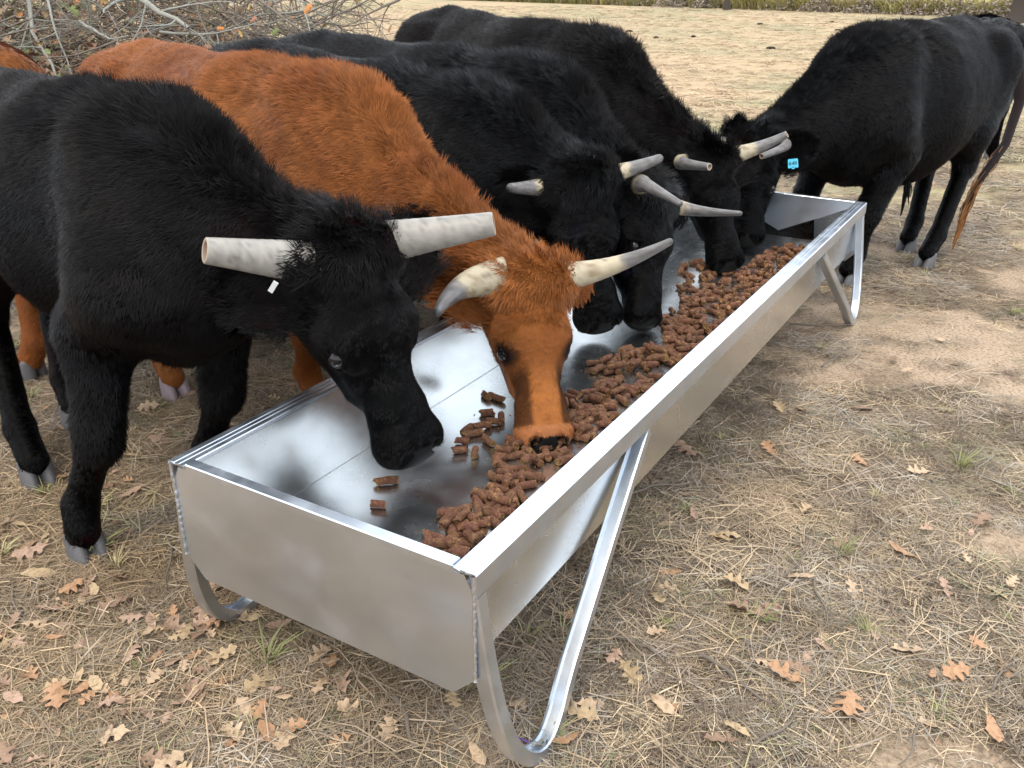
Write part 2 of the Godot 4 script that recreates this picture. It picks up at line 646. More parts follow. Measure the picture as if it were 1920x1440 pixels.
	flow.append([ST.call(0.0, 0.95, 0), ST.call(-0.5, 0.95, 0), Vector3(-0.8, -0.55, 0), 0.032, 0.2, 0.27])
	flow.append([ST.call(-0.5, 0.95, 0), ST.call(-1.2, 1.0, 0), Vector3(-0.85, -0.35, 0), 0.030, 0.18, 0.27])
	for key in legs:
		var L: Array = legs[key]
		flow.append([L[0], L[2], Vector3(-0.25, -1, 0), 0.026, 0.2, 0.09])
		flow.append([L[2], L[4], Vector3(-0.1, -1, 0), 0.014, 0.2, 0.045])
	var fl: float = s.get("furl", 1.0)
	var fd: float = s.get("furd", 9000.0)
	var cam := inv * CAM
	var rr := RandomNumberGenerator.new()
	rr.seed = 77 + used.get("cow", 1)
	var HI := HT.affine_inverse()
	var xa := []
	var ca := PackedColorArray()
	var xb := []
	var cb := PackedColorArray()
	for t in range(0, idx.size(), 3):
		var a := v[idx[t]]
		var b := v[idx[t + 1]]
		var c := v[idx[t + 2]]
		var fn := nrm[idx[t]] + nrm[idx[t + 1]] + nrm[idx[t + 2]]
		if fn.dot((cam - a).normalized()) < -0.75:
			continue
		var area := (b - a).cross(c - a).length() * 0.5
		var q0 := HI * a
		var head := q0.x > 0.03 and absf(q0.z) < 0.2 and q0.y > -0.26
		if not seen(base * a, 0.07):
			continue
		var want := area * fd * (3.2 if head else 1.0)
		var cnt := int(want)
		if rr.randf() < want - cnt:
			cnt += 1
		for kk in cnt:
			var u1 := rr.randf()
			var u2 := rr.randf()
			if u1 + u2 > 1.0:
				u1 = 1.0 - u1
				u2 = 1.0 - u2
			var p := a + (b - a) * u1 + (c - a) * u2
			var n := fn.normalized()
			var q := HI * p
			if head:
				if q.x > 0.472 and q.y > -0.10 and absf(q.z) < 0.062:
					continue
				if Vector3(q.x - 0.218, q.y + 0.070, absf(q.z) / hw - 0.092).length() < 0.026:
					continue
			var dir := Vector3.ZERO
			var len := 0.0
			var lift := 0.0
			var ws := 0.0
			for e in flow:
				var ea: Vector3 = e[0]
				var eb: Vector3 = e[1] - e[0]
				var hh2 := clampf((p - ea).dot(eb) / maxf(eb.length_squared(), 1e-6), 0.0, 1.0)
				var dd := maxf((p - ea - eb * hh2).length() - e[5], 0.0)
				var w := 1.0 / (dd * dd * 400.0 + 0.02)
				w *= w
				dir += (e[2] as Vector3) * w
				len += e[3] * w
				lift += e[4] * w
				ws += w
			len /= ws
			lift /= ws
			var jit := noise.get_noise_3dv(p * 22.0)
			var jit2 := noise.get_noise_3dv(p * 22.0 + Vector3(50, 9, 3))
			dir = dir.normalized() + Vector3(jit2, jit * 0.5, jit) * 0.5 + Vector3(noise.get_noise_3dv(p * 130.0 + Vector3(3, 60, 1)), 0.0, noise.get_noise_3dv(p * 130.0 + Vector3(90, 2, 7))) * 0.5 + Vector3(rr.randf() - 0.5, rr.randf() - 0.5, rr.randf() - 0.5) * 0.35
			dir = dir - n * dir.dot(n)
			if dir.length() < 0.05:
				dir = Vector3(-1, 0, 0) - n * -n.x
			dir = dir.normalized()
			var shag := false
			if not head and n.y > 0.35 and p.x > -0.5 * lx and p.y > 0.75:
				var top := smoothstep(0.35, 0.85, n.y) * smoothstep(-0.5, -0.2, p.x / lx)
				lift += 0.55 * top * (0.5 + rr.randf() * 0.7)
				len *= 1.0 + 0.45 * top
				shag = true
			elif head:
				var fk := (1.0 - smoothstep(0.04, 0.20, q.x)) * smoothstep(-0.10, -0.04, q.y)
				lift += 0.22 * rr.randf() * fk
				len *= 1.0 + 0.6 * fk * s.get("forelock", 1.0)
				len *= 0.72 / fl
				shag = fk > 0.5
			var jit3 := noise.get_noise_3dv(p * 170.0)
			lift += jit * 0.12 + jit3 * 0.2
			len *= (1.0 + jit3 * 0.4) * 0.85
			len *= fl * rr.randf_range(0.75, 1.3)
			var X := (dir * cos(lift) + n * sin(lift)).normalized()
			var Zv := X.cross(n).normalized()
			var Y := Zv.cross(X).normalized()
			var bs := Basis(X * len, Y * len, Zv * len * rr.randf_range(0.8, 1.4))
			var cc := coat_color(coat, q, head, p) * rr.randf_range(0.65, 1.35)
			var o := p - n * 0.001
			if shag or rr.randf() < 0.3:
				xb.append(Transform3D(bs, o))
				cb.append(cc)
			else:
				xa.append(Transform3D(bs, o))
				ca.append(cc)
	multi("fur", MESH.tuft, M.fur, root, xa, ca)
	if xb.size() > 0:
		multi("shaggy_fur", MESH.shag, M.fur, root, xb, cb)
	# eyes
	for z in [-1.0, 1.0]:
		var em := SphereMesh.new()
		em.radius = 0.0235 * hs
		em.height = 0.047 * hs
		em.radial_segments = 20
		em.rings = 12
		part("eye", em, M.eye, root, Transform3D(Basis(), hp.call(0.218, -0.072, 0.088 * z)))
	# ears
	for k in 2:
		var z := 1.0 if k == 0 else -1.0
		var ed: Vector3 = HB * Vector3(-0.35, -0.25, z).normalized()
		var ef: Vector3 = HB * Vector3(0.75, 0.35, 0.25 * z)
		if s.has("ears"):
			ed = inv.basis * ((s.ears[k] as Vector3).normalized())
			ef = inv.basis * Vector3(0.1, -0.1, 1.0)
		make_ear(ed, ef, 0.2 * hs, coat, hp.call(0.06, -0.085, 0.09 * z), root, s.get("furl", 1.0))
	# horns
	for k in 2:
		var z := 1.0 if k == 0 else -1.0
		var tip: Vector3 = inv * ((s.rt if k == 0 else s.lt) as Vector3)
		var b0: Vector3 = hp.call(0.005, -0.045, 0.085 * z)
		var out := (HB * Vector3(-0.05, 0.05, z)).normalized()
		var reach := (tip - b0).length()
		if s.get("straight", false):
			out = (tip - b0).normalized()
		var c1: Vector3 = b0 + out * reach * s.get("curl", 0.45)
		make_horn(b0, c1, tip, s.get("hr", 0.036) * hs * (s.get("rhorn", 1.0) if k == 0 else 1.0), s.get("horn_tip", 0.35), s.get("sawn", 0.5), s.get("horn_dark", 0.5), root, k + int(used.get("cow", 1)) * 2)
	# hooves
	for key in legs:
		var pa: Vector3 = legs[key][4]
		for z in [-1.0, 1.0]:
			var hoof_m: Material = M.hoof_pale if (coat == "orange" and key == "RH") else M.hoof
			part("hoof", MESH.hoof, hoof_m, root, Transform3D(Basis().scaled(Vector3(sc, sc, sc)), Vector3(pa.x, 0.0, pa.z + 0.026 * z * sc)))
	return root

func make_ear(dir: Vector3, face: Vector3, size: float, coat: String, at: Vector3, root: Node3D, fl: float) -> MeshInstance3D:
	var n := (face - dir * face.dot(dir)).normalized()
	var side := dir.cross(n).normalized()
	var v := PackedVector3Array()
	var idx := PackedInt32Array()
	var rows := 9
	var cols := 7
	for layer in 2:
		var b := v.size()
		for i in rows + 1:
			var t := float(i) / rows
			var w := size * (0.14 + 0.30 * sin(pow(t, 0.8) * PI * 0.93)) * (1.0 if t < 0.98 else 0.25)
			for j in cols + 1:
				var x := 2.0 * j / cols - 1.0
				var cup := (1.0 - x * x) * size * 0.20 * (1.0 - 0.5 * t)
				v.append(at + dir * (t * size) + side * (x * w) - n * (cup - layer * 0.008 + t * t * size * 0.12))
		for i in rows:
			for j in cols:
				var a := b + i * (cols + 1) + j
				var q := [a, a + 1, a + cols + 1, a + 1, a + cols + 2, a + cols + 1]
				if layer == 1:
					q.reverse()
				idx.append_array(q)
	var nr := smooth_normals(v, idx)
	var col := PackedColorArray()
	for p in v:
		col.append(coat_color(coat, Vector3.ZERO, false, p) * 0.8)
	var ear := part("ear", arr_mesh(v, nr, idx, col), M.hide, root)
	var xs := []
	var cs := PackedColorArray()
	var half := v.size() / 2
	for k in 420:
		var layer := 0 if rng.randf() < 0.6 else 1
		var i := rng.randi_range(0, half - 1) + layer * half
		var p := v[i] + (side * rng.randf_range(-1, 1) + dir * rng.randf_range(-1, 1)) * size * 0.06
		var nn := nr[i]
		var d := (dir + side * rng.randf_range(-0.5, 0.5) + nn * 0.25).normalized()
		var Zv := d.cross(nn).normalized()
		var ln := 0.026 * fl * rng.randf_range(0.7, 1.3)
		xs.append(Transform3D(Basis(d * ln, Zv.cross(d) * ln, Zv * ln), p))
		cs.append(coat_color(coat, Vector3.ZERO, false, p) * rng.randf_range(0.7, 1.3))
	multi("ear_fur", MESH.tuft, M.fur, ear, xs, cs)
	return ear

func make_horn(b0: Vector3, c1: Vector3, tip: Vector3, rad: float, tipw: float, sawn: float, dark: float, root: Node3D, sd: int) -> void:
	var v := PackedVector3Array()
	var col := PackedColorArray()
	var idx := PackedInt32Array()
	var seg := 20
	var rows := 26
	var last := Vector3.UP
	var r0 := RandomNumberGenerator.new()
	r0.seed = sd * 31 + 5
	for i in rows + 1:
		var t := float(i) / rows
		var p := b0 * (1 - t) * (1 - t) + c1 * 2 * t * (1 - t) + tip * t * t
		var d := ((c1 - b0) * (1 - t) + (tip - c1) * t).normalized()
		var s := d.cross(last).normalized()
		var w := s.cross(d).normalized()
		last = w
		var rr := rad * lerpf(1.06, tipw, pow(t, 0.85)) * (1.0 + 0.016 * sin(t * 75.0 + sd) * (1.0 - t) + 0.05 * exp(-t * 9.0))
		for k in seg:
			var a := TAU * k / seg
			var q := p + (s * cos(a) + w * sin(a)) * rr
			v.append(q)
			var n1 := noise.get_noise_3dv(q * 230.0)
			var n2 := noise.get_noise_3d(cos(TAU * k / seg) * 14.0 + sd, sin(TAU * k / seg) * 14.0, t * 60.0)
			var n3 := noise.get_noise_3dv(q * 900.0 + Vector3(4, 4, 4))
			var c := Color(0.32, 0.275, 0.19).lerp(Color(0.19, 0.14, 0.08), clampf(n1 * 1.6 + n3 * 0.6 + 0.1, 0, 1))
			if dark > 1.0:
				c = Color(0.235, 0.22, 0.195).lerp(Color(0.115, 0.108, 0.098), clampf(n1 * 0.5 + n3 * 0.6 + 0.3 + 0.25 * sin(t * 70.0 + n1 * 3.0) * (1.0 - t), 0, 1))
			var g := smoothstep(dark - 0.06, dark + 0.06, t + n1 * 0.08)
			c = c.lerp(Color(0.115, 0.112, 0.117).lerp(Color(0.035, 0.034, 0.037), clampf(n2 * 1.2 + 0.35, 0, 1)), g * 0.92)
			c = c.lerp(Color(0.075, 0.068, 0.06), clampf((n1 * 0.4 + n2 + n3 * 0.9) * 1.6 - 0.45, 0, 1) * 0.5)
			col.append(c)
	for i in rows:
		for k in seg:
			var a := i * seg + k
			var b := i * seg + (k + 1) % seg
			idx.append_array([a, b, a + seg, b, b + seg, a + seg])
	# sawn end: rim, then a shallow hollow
	var e := rows * seg
	var dd := (tip - c1).normalized()
	for ring in 3:
		var sh: float = [0.9, 0.62, 0.55][ring] if sawn > 0.4 else [0.85, 0.6, 0.3][ring]
		var dp: float = [0.002, 0.001, -0.006][ring] if sawn > 0.4 else rad * tipw * [0.35, 0.62, 0.8][ring]
		for k in seg:
			var q := tip + (v[e + k] - tip) * sh + dd * dp
			v.append(q)
			col.append(Color(0.05, 0.048, 0.05) if sawn < 0.4 else Color(0.34, 0.29, 0.22) if ring < 1 else Color(0.16, 0.10, 0.07))
	v.append(tip - dd * 0.006 if sawn > 0.4 else tip + dd * rad * tipw * 0.85)
	col.append(Color(0.12, 0.08, 0.06) if sawn > 0.4 else Color(0.05, 0.048, 0.05))
	for ring in 3:
		for k in seg:
			var a := e + ring * seg + k
			var b := e + ring * seg + (k + 1) % seg
			idx.append_array([a, b, a + seg, b, b + seg, a + seg])
	for k in seg:
		idx.append_array([e + 3 * seg + k, e + 3 * seg + (k + 1) % seg, v.size() - 1])
	part("horn", arr_mesh(v, smooth_normals(v, idx), idx, col), M.horn, root)

func hoof_mesh() -> ArrayMesh:
	# one claw: x forward, sits on y = 0
	var v := PackedVector3Array()
	var idx := PackedInt32Array()
	var seg := 16
	var lev := [[0.0, -0.035, 0.062, 0.026], [0.012, -0.036, 0.066, 0.027], [0.04, -0.034, 0.046, 0.0255], [0.07, -0.03, 0.024, 0.024], [0.085, -0.024, 0.012, 0.02], [0.088, -0.01, 0.004, 0.006]]
	for l in lev:
		for k in seg:
			var a := TAU * k / seg
			var x: float = lerpf(l[1], l[2], 0.5 + 0.5 * cos(a))
			var z: float = sin(a) * l[3] * (1.0 - 0.25 * maxf(cos(a), 0.0))
			v.append(Vector3(x, l[0], z))
	for i in lev.size() - 1:
		for k in seg:
			var a := i * seg + k
			var b := i * seg + (k + 1) % seg
			idx.append_array([a, b, a + seg, b, b + seg, a + seg])
	return arr_mesh(v, smooth_normals(v, idx), idx)

# ------------------------------------------------------------------ trough
func rail(path0: Vector3, path1: Vector3, side: Vector3, prof: PackedVector2Array, n := 2) -> ArrayMesh:
	var p := PackedVector3Array()
	var s := PackedVector3Array()
	var u := PackedVector3Array()
	for i in n:
		p.append(path0.lerp(path1, float(i) / (n - 1)))
		s.append(side)
		u.append(Vector3.UP)
	return sweep(p, s, u, prof)

func sheet_mesh(pts: Array, a: float, b: float, thick: float) -> ArrayMesh:
	# bent sheet: points (v, h) of its section, swept from u = a to u = b
	var prof := PackedVector2Array()
	var n := pts.size()
	var back := PackedVector2Array()
	for i in n:
		var q: Vector2 = pts[i]
		var d0: Vector2 = (pts[mini(i + 1, n - 1)] - pts[maxi(i - 1, 0)]).normalized()
		prof.append(q)
		back.append(q + Vector2(-d0.y, d0.x) * thick)
	back.reverse()
	prof.append_array(back)
	var p := PackedVector3Array()
	var s := PackedVector3Array()
	var u := PackedVector3Array()
	for i in 2:
		p.append(T([a, b][i], 0, 0))
		s.append(TV)
		u.append(Vector3.UP)
	return sweep(p, s, u, prof)

func leg_mesh(near: bool, right: bool) -> ArrayMesh:
	var ctl := [Vector2(0.017, 0.492), Vector2(0.018, 0.36), Vector2(0.027, 0.24), Vector2(0.046, 0.15), Vector2(0.078, 0.075), Vector2(0.13, 0.024), Vector2(0.19, 0.014), Vector2(0.245, 0.045), Vector2(0.29, 0.09), Vector2(0.34, 0.135), Vector2(0.60, 0.335), Vector2(0.795, 0.484)]
	var cv := Curve3D.new()
	cv.bake_interval = 0.012
	for i in ctl.size():
		var q: Vector2 = ctl[i]
		var tg: Vector2 = (ctl[mini(i + 1, ctl.size() - 1)] - ctl[maxi(i - 1, 0)]) * 0.16
		if i == 9 or i == 10:
			tg = (ctl[11] - ctl[9]).normalized() * 0.02
		cv.add_point(Vector3(q.x, q.y, 0), -Vector3(tg.x, tg.y, 0), Vector3(tg.x, tg.y, 0))
	var pts := cv.get_baked_points()
	var p := PackedVector3Array()
	var sd := PackedVector3Array()
	var up := PackedVector3Array()
	var splay := 0.07
	for i in pts.size():
		var q := pts[i]
		var d := (pts[mini(i + 1, pts.size() - 1)] - pts[maxi(i - 1, 0)]).normalized()
		var nrm := Vector3(-d.y, d.x, 0)      # towards the inside of the bend
		var uu := q.x if near else TL - q.x
		var du := 1.0 if near else -1.0
		var o := splay * (1.0 - q.y / 0.5) - 0.0165
		var vv := -o if right else TW + o
		p.append(T(uu, vv, q.y))
		up.append((TU * nrm.x * du + Vector3(0, nrm.y, 0)).normalized())
		sd.append((TV * (1.0 if right else -1.0)).normalized())
	var c := 0.004
	var hw := 0.019
	var ht := 0.0155
	# shallow channel: two flanges stand proud on the inside of the bend
	var prof := PackedVector2Array([Vector2(-hw, -ht + c), Vector2(-hw + c, -ht), Vector2(hw - c, -ht), Vector2(hw, -ht + c), Vector2(hw, ht), Vector2(hw - 0.005, ht + 0.001), Vector2(hw - 0.006, ht - 0.007), Vector2(-hw + 0.006, ht - 0.007), Vector2(-hw + 0.005, ht + 0.001), Vector2(-hw, ht)])
	return sweep(p, sd, up, prof)

func build_trough() -> void:
	var t := thing("feed_trough", "long galvanised steel feed trough on bent steel legs with cattle eating from it", "trough", Vector3.ZERO)
	var e := 0.030
	var fh := 0.303
	# one bent sheet: right side, floor, left side; the end panels hang a little below it
	var sec := [Vector2(e, TH - 0.02), Vector2(e, fh + 0.004), Vector2(e + 0.0012, fh + 0.0012), Vector2(e + 0.004, fh), Vector2(TW - e - 0.004, fh), Vector2(TW - e - 0.0012, fh + 0.0012), Vector2(TW - e, fh + 0.004), Vector2(TW - e, TH - 0.02)]
	part("pan", sheet_mesh(sec, 0.004, TL - 0.004, 0.002), M.pan, t)
	# end panels
	for k in 2:
		var uu := 0.0 if k == 0 else TL
		var du := 1.0 if k == 0 else -1.0
		var st := SurfaceTool.new()
		st.begin(Mesh.PRIMITIVE_TRIANGLES)
		var out := [Vector2(0.001, TH - 0.001), Vector2(0.001, 0.306), Vector2(0.052, 0.2525), Vector2(TW - 0.052, 0.2525), Vector2(TW - 0.001, 0.306), Vector2(TW - 0.001, TH - 0.001)]
		var mid := Vector2(TW / 2, 0.42)
		for layer in 2:
			st.set_smooth_group(layer)
			var w := uu + du * (0.0 if layer == 0 else 0.003)
			for i in 6:
				var a: Vector2 = out[i]
				var b: Vector2 = out[(i + 1) % 6]
				var tri := [mid, a, b] if (layer == 0) == (k == 0) else [mid, b, a]
				for q in tri:
					st.add_vertex(T(w, q.x, q.y))
		st.set_smooth_group(-1)
		for i in 6:
			var a: Vector2 = out[i]
			var b: Vector2 = out[(i + 1) % 6]
			var q := [T(uu, a.x, a.y), T(uu, b.x, b.y), T(uu + du * 0.003, b.x, b.y), T(uu + du * 0.003, a.x, a.y)]
			for m in [0, 1, 2, 0, 2, 3]:
				st.add_vertex(q[m])
		st.generate_normals()
		part("end_panel", st.commit(), M.zinc_end, t)
		# folded lip along the top of the end
		var lip := PackedVector2Array([Vector2(0.0, -0.012), Vector2(0.0, 0.001), Vector2(0.002, 0.0035), Vector2(0.026, 0.0035), Vector2(0.028, 0.001), Vector2(0.028, -0.004), Vector2(0.004, -0.004), Vector2(0.004, -0.012)])
		part("end_lip", rail(T(uu - du * 0.002, 0.047, TH), T(uu - du * 0.002, TW - 0.047, TH), TU * du, lip), M.rail, t)
		# weld beads down the corners
		for c in 2:
			var v := PackedVector3Array()
			var idx := PackedInt32Array()
			var pts := []
			var rad := []
			var r := RandomNumberGenerator.new()
			r.seed = 5 + c + k * 2
			for i in 46:
				var h := lerpf(TH - 0.004, 0.306, i / 45.0)
				pts.append(T(uu - du * (0.0015 + r.randf() * 0.001), (0.0 if c == 0 else TW) + r.randf_range(-0.0012, 0.0012), h))
				rad.append(0.0030 + 0.0014 * r.randf() + (0.001 if i % 3 == 0 else 0.0))
			tube(v, idx, pts, rad, 6)
			part("weld_bead", arr_mesh(v, smooth_normals(v, idx), idx), M.weld, t)
	# rails along the sides: angle section with a ribbed top
	for c in 2:
		var sgn := 1.0 if c == 0 else -1.0
		var v0 := 0.0 if c == 0 else TW
		var prof := PackedVector2Array([Vector2(-0.006, -0.052), Vector2(-0.006, -0.003), Vector2(-0.0035, 0.0), Vector2(0.0, 0.0006), Vector2(0.013, 0.0006), Vector2(0.014, -0.0012), Vector2(0.016, -0.0012), Vector2(0.017, 0.0006), Vector2(0.028, 0.0006), Vector2(0.029, -0.0012), Vector2(0.031, -0.0012), Vector2(0.032, 0.0006), Vector2(0.044, 0.0), Vector2(0.046, -0.002), Vector2(0.046, -0.010), Vector2(0.043, -0.010), Vector2(0.042, -0.004), Vector2(-0.002, -0.004), Vector2(-0.002, -0.052)])
		part("side_rail", rail(T(-0.003, v0, TH), T(TL + 0.003, v0, TH), TV * sgn, prof), M.rail, t)
	for n in [true, false]:
		for rg in [true, false]:
			part("leg", leg_mesh(n, rg), M.leg, t)
	# purple marker stroke left on the near leg
	part("marker_stroke", box_mesh(Vector3(0.004, 0.0012, 0.024)), M.marker, t, Transform3D(Basis(Vector3.UP, 1.1) * Basis(Vector3(0, 0, 1), 0.9), T(0.0795, -0.060, 0.118)))

func pellet_mesh(sd: int) -> ArrayMesh:
	var r := RandomNumberGenerator.new()
	r.seed = sd
	var v := PackedVector3Array()
	var idx := PackedInt32Array()
	var col := PackedColorArray()
	var seg := 10
	var len := r.randf_range(0.036, 0.058)
	var rad := r.randf_range(0.0095, 0.0112)
	var bend := r.randf_range(-0.003, 0.003)
	var rings := [[0.0, 0.97], [0.06, 1.0], [0.22, 1.0], [0.4, 1.02], [0.6, 1.0], [0.8, 1.01], [0.94, 1.0], [1.0, 0.97]]
	var end0 := r.randf_range(-0.007, 0.007)
	var end1 := r.randf_range(-0.007, 0.007)
	for i in rings.size():
		var t: float = rings[i][0]
		var atend := t < 0.03 or t > 0.97
		for k in seg:
			var a := TAU * k / seg
			var q := rad * (rings[i][1] as float) * (1.0 + r.randf_range(-0.05, 0.05))
			var x := (t - 0.5) * len
			x += (end0 * (1 - t) + end1 * t) * sin(a + sd) * absf(2 * t - 1) + (r.randf_range(-0.003, 0.003) if atend else 0.0)
			v.append(Vector3(x, sin(a) * q + bend * sin(t * PI), cos(a) * q))
			var n1 := noise.get_noise_3d(x * 900.0 + sd * 9.0, sin(a) * 9.0, cos(a) * 9.0)
			var c := Color(0.245, 0.117, 0.074).lerp(Color(0.15, 0.068, 0.044), r.randf())
			c = c.lerp(Color(0.38, 0.235, 0.10), clampf(n1 * 2.6 - 0.35 + (0.35 if atend else 0.0), 0, 0.9))
			col.append(c)
	for i in rings.size() - 1:
		for k in seg:
			var a := i * seg + k
			var b := i * seg + (k + 1) % seg
			idx.append_array([a, b, a + seg, b, b + seg, a + seg])
	for e in 2:
		# broken end: its own ring of points, so that the edge stays crisp
		var o := 0 if e == 0 else (rings.size() - 1) * seg
		var b0 := v.size()
		for ring in 2:
			for k in seg:
				var p := v[o + k]
				if ring == 1:
					p = Vector3(p.x + (e * 2 - 1) * r.randf_range(-0.0035, 0.003), p.y * 0.55, p.z * 0.55)
				v.append(p)
				col.append(Color(0.42, 0.26, 0.11).lerp(Color(0.22, 0.10, 0.06), r.randf()))
		v.append(Vector3((e - 0.5) * len, 0, 0))
		col.append(Color(0.34, 0.19, 0.08))
		for k in seg:
			var a := b0 + k
			var b := b0 + (k + 1) % seg
			if e == 0:
				idx.append_array([a, a + seg, b, b, a + seg, b + seg, a + seg, v.size() - 1, b + seg])
			else:
				idx.append_array([a, b, a + seg, b, b + seg, a + seg, a + seg, b + seg, v.size() - 1])
	return arr_mesh(v, smooth_normals(v, idx), idx, col)

func build_feed() -> void:
	var kinds := []
	for i in 8:
		kinds.append(pellet_mesh(40 + i))
	var r := RandomNumberGenerator.new()
	r.seed = 12
	var floor_h := 0.3055
	var at := []          # Transform3D
	# single ones read off the picture
	for q in [[726, 902, 0.02], [709, 945, -0.35], [911, 741, -1.2], [933, 745, -0.9], [913, 773, 0.0], [940, 782, 1.4], [905, 798, 0.1], [887, 812, 0.2], [866, 826, -0.3], [862, 843, 0.0], [891, 848, 1.3], [916, 826, -1.2], [1060, 862, 0.4], [876, 806, 0.9], [925, 790, -0.4]]:
		var p := on_height(q[0], q[1], floor_h + 0.011)
		at.append([p, q[2] + 0.2, 0.0])
	# heaps: [px polygon-ish ellipse cx, cy, rx, ry, tilt, count, layers]
	var taken := {}
	var heaps := [
		[865, 990, 78, 38, -0.45, 85, 2], [950, 920, 62, 32, -0.6, 60, 2], [975, 850, 52, 30, -0.3, 36, 2], [1010, 835, 55, 22, 0.1, 30, 1],
		[1090, 790, 62, 36, -0.4, 75, 2], [1135, 745, 60, 26, -0.5, 46, 2], [1060, 745, 22, 14, 0.0, 7, 1], [1140, 718, 20, 10, 0.0, 6, 1], [1215, 715, 22, 16, -0.6, 10, 1],
		[1190, 672, 82, 24, -0.15, 70, 2], [1290, 640, 52, 34, -0.6, 70, 2], [1320, 585, 62, 36, -0.5, 95, 2], [1380, 545, 62, 30, -0.6, 100, 2], [1300, 548, 40, 24, 0.0, 38, 1],
		[1440, 500, 62, 26, -0.5, 100, 2], [1470, 472, 46, 14, -0.2, 60, 2], [1330, 505, 55, 18, 0.0, 40, 1], [1260, 600, 40, 20, -0.3, 30, 1]]
	for hp in heaps:
		for k in int(hp[5] * 0.66):
			var a := r.randf() * TAU
			var d := sqrt(r.randf())
			var ex := cos(a) * d * (hp[2] as float)
			var ey := sin(a) * d * (hp[3] as float)
			var px: float = hp[0] + ex * cos(hp[4]) - ey * sin(hp[4])
			var py: float = hp[1] + ex * sin(hp[4]) + ey * cos(hp[4])
			var lay := 0
			if hp[6] > 1 and d < 0.75 and r.randf() < 0.36:
				lay = 1
			var p := on_height(px, py, floor_h + 0.011 + lay * 0.017)
			var e := p - TB
			var vv := e.dot(TV)
			var uu := e.dot(TU)
			if vv < 0.045 or vv > TW - 0.09 or uu < 0.035 or uu > TL - 0.05:
				continue
			var key := Vector3i(int(floor(uu / 0.026)), int(floor(vv / 0.026)), lay)
			if taken.has(key):
				continue
			taken[key] = true
			at.append([p, r.randf() * TAU, r.randf_range(-0.3, 0.3) if lay == 1 else r.randf_range(-0.04, 0.04)])
	at.sort_custom(func(a, b): return (a[0] - CAM).length_squared() < (b[0] - CAM).length_squared())
	var xs := []
	var cs := PackedColorArray()
	for i in at.size():
		var tone := r.randf_range(0.75, 1.3)
		var b := Basis(Vector3.UP, at[i][1]) * Basis(Vector3(0, 0, 1), at[i][2]) * Basis(Vector3(1, 0, 0), r.randf() * TAU)
		var xf := Transform3D(b.scaled(Vector3.ONE * r.randf_range(0.9, 1.1)), at[i][0])
		if i < 290:
			var o := part("feed_cube", kinds[i % 8], M.pellets[i % 4], self, xf)
			var uu: float = (at[i][0] - TB).dot(TU)
			var vv: float = (at[i][0] - TB).dot(TV)
			var lab := "brown pressed feed cube lying in the heaps on the trough floor"
			if uu < 0.5 and vv > 0.42:
				lab = "brown feed cube lying alone on bare metal near the trough's end"
			tag(o, lab, "feed cube", "single feed cubes on bare metal" if lab.contains("alone") else "feed cubes in the trough")
		else:
			xs.append(xf)
			cs.append(Color(tone, tone, tone))
	var heap := multi("feed_cube_heap", kinds[2], M.pellet_far, self, xs, cs)
	tag(heap, "far heap of small brown feed cubes towards the trough's far end", "feed")
	# crumbs
	var crumb := []
	var cc := PackedColorArray()
	for i in 1500:
		var base: Array = at[r.randi_range(0, at.size() - 1)]
		var p: Vector3 = base[0] + Vector3(r.randf_range(-1, 1), 0, r.randf_range(-1, 1)) * 0.05
		var vv := (p - TB).dot(TV)
		if vv < 0.06 or vv > 0.7:
			continue
		p.y = floor_h + 0.001
		crumb.append(Transform3D(Basis(Vector3.UP, r.randf() * TAU).scaled(Vector3.ONE * r.randf_range(0.03, 0.13)), p))
		cc.append(Color(1.4, 1.5, 1.3))
	var cr := multi("feed_crumbs", kinds[1], M.pellet_far, self, crumb, cc)
	tag(cr, "loose feed crumbs scattered on the trough floor", "crumbs", "", "stuff")

# ------------------------------------------------------------------ ground
func ground_y(x: float, z: float) -> float:
	var k := clampf(1.0 - (Vector2(x, z + 3.0).length() - 8.0) / 6.0, 0.0, 1.0)
	return (noise.get_noise_2d(x * 9.0, z * 9.0) * 0.012 + noise.get_noise_2d(x * 42.0 + 80.0, z * 42.0) * 0.006) * k - 0.004

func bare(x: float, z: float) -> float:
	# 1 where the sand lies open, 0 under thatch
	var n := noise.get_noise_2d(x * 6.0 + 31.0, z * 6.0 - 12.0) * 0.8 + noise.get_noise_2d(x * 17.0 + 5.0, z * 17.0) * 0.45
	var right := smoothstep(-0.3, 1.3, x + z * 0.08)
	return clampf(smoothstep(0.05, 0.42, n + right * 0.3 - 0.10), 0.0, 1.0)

func lines(a: float, b: float, step: float, far: float) -> PackedFloat32Array:
	var o := PackedFloat32Array()
	var d := step
	var x := a
	var left := PackedFloat32Array()
	while x > -far:
		d *= 1.3
		x -= d
		left.append(x)
	left.reverse()
	o.append_array(left)
	x = a
	while x <= b:
		o.append(x)
		x += step
	d = step
	while x < far:
		o.append(x)
		d *= 1.3
		x += d
	o.append(far)
	return o

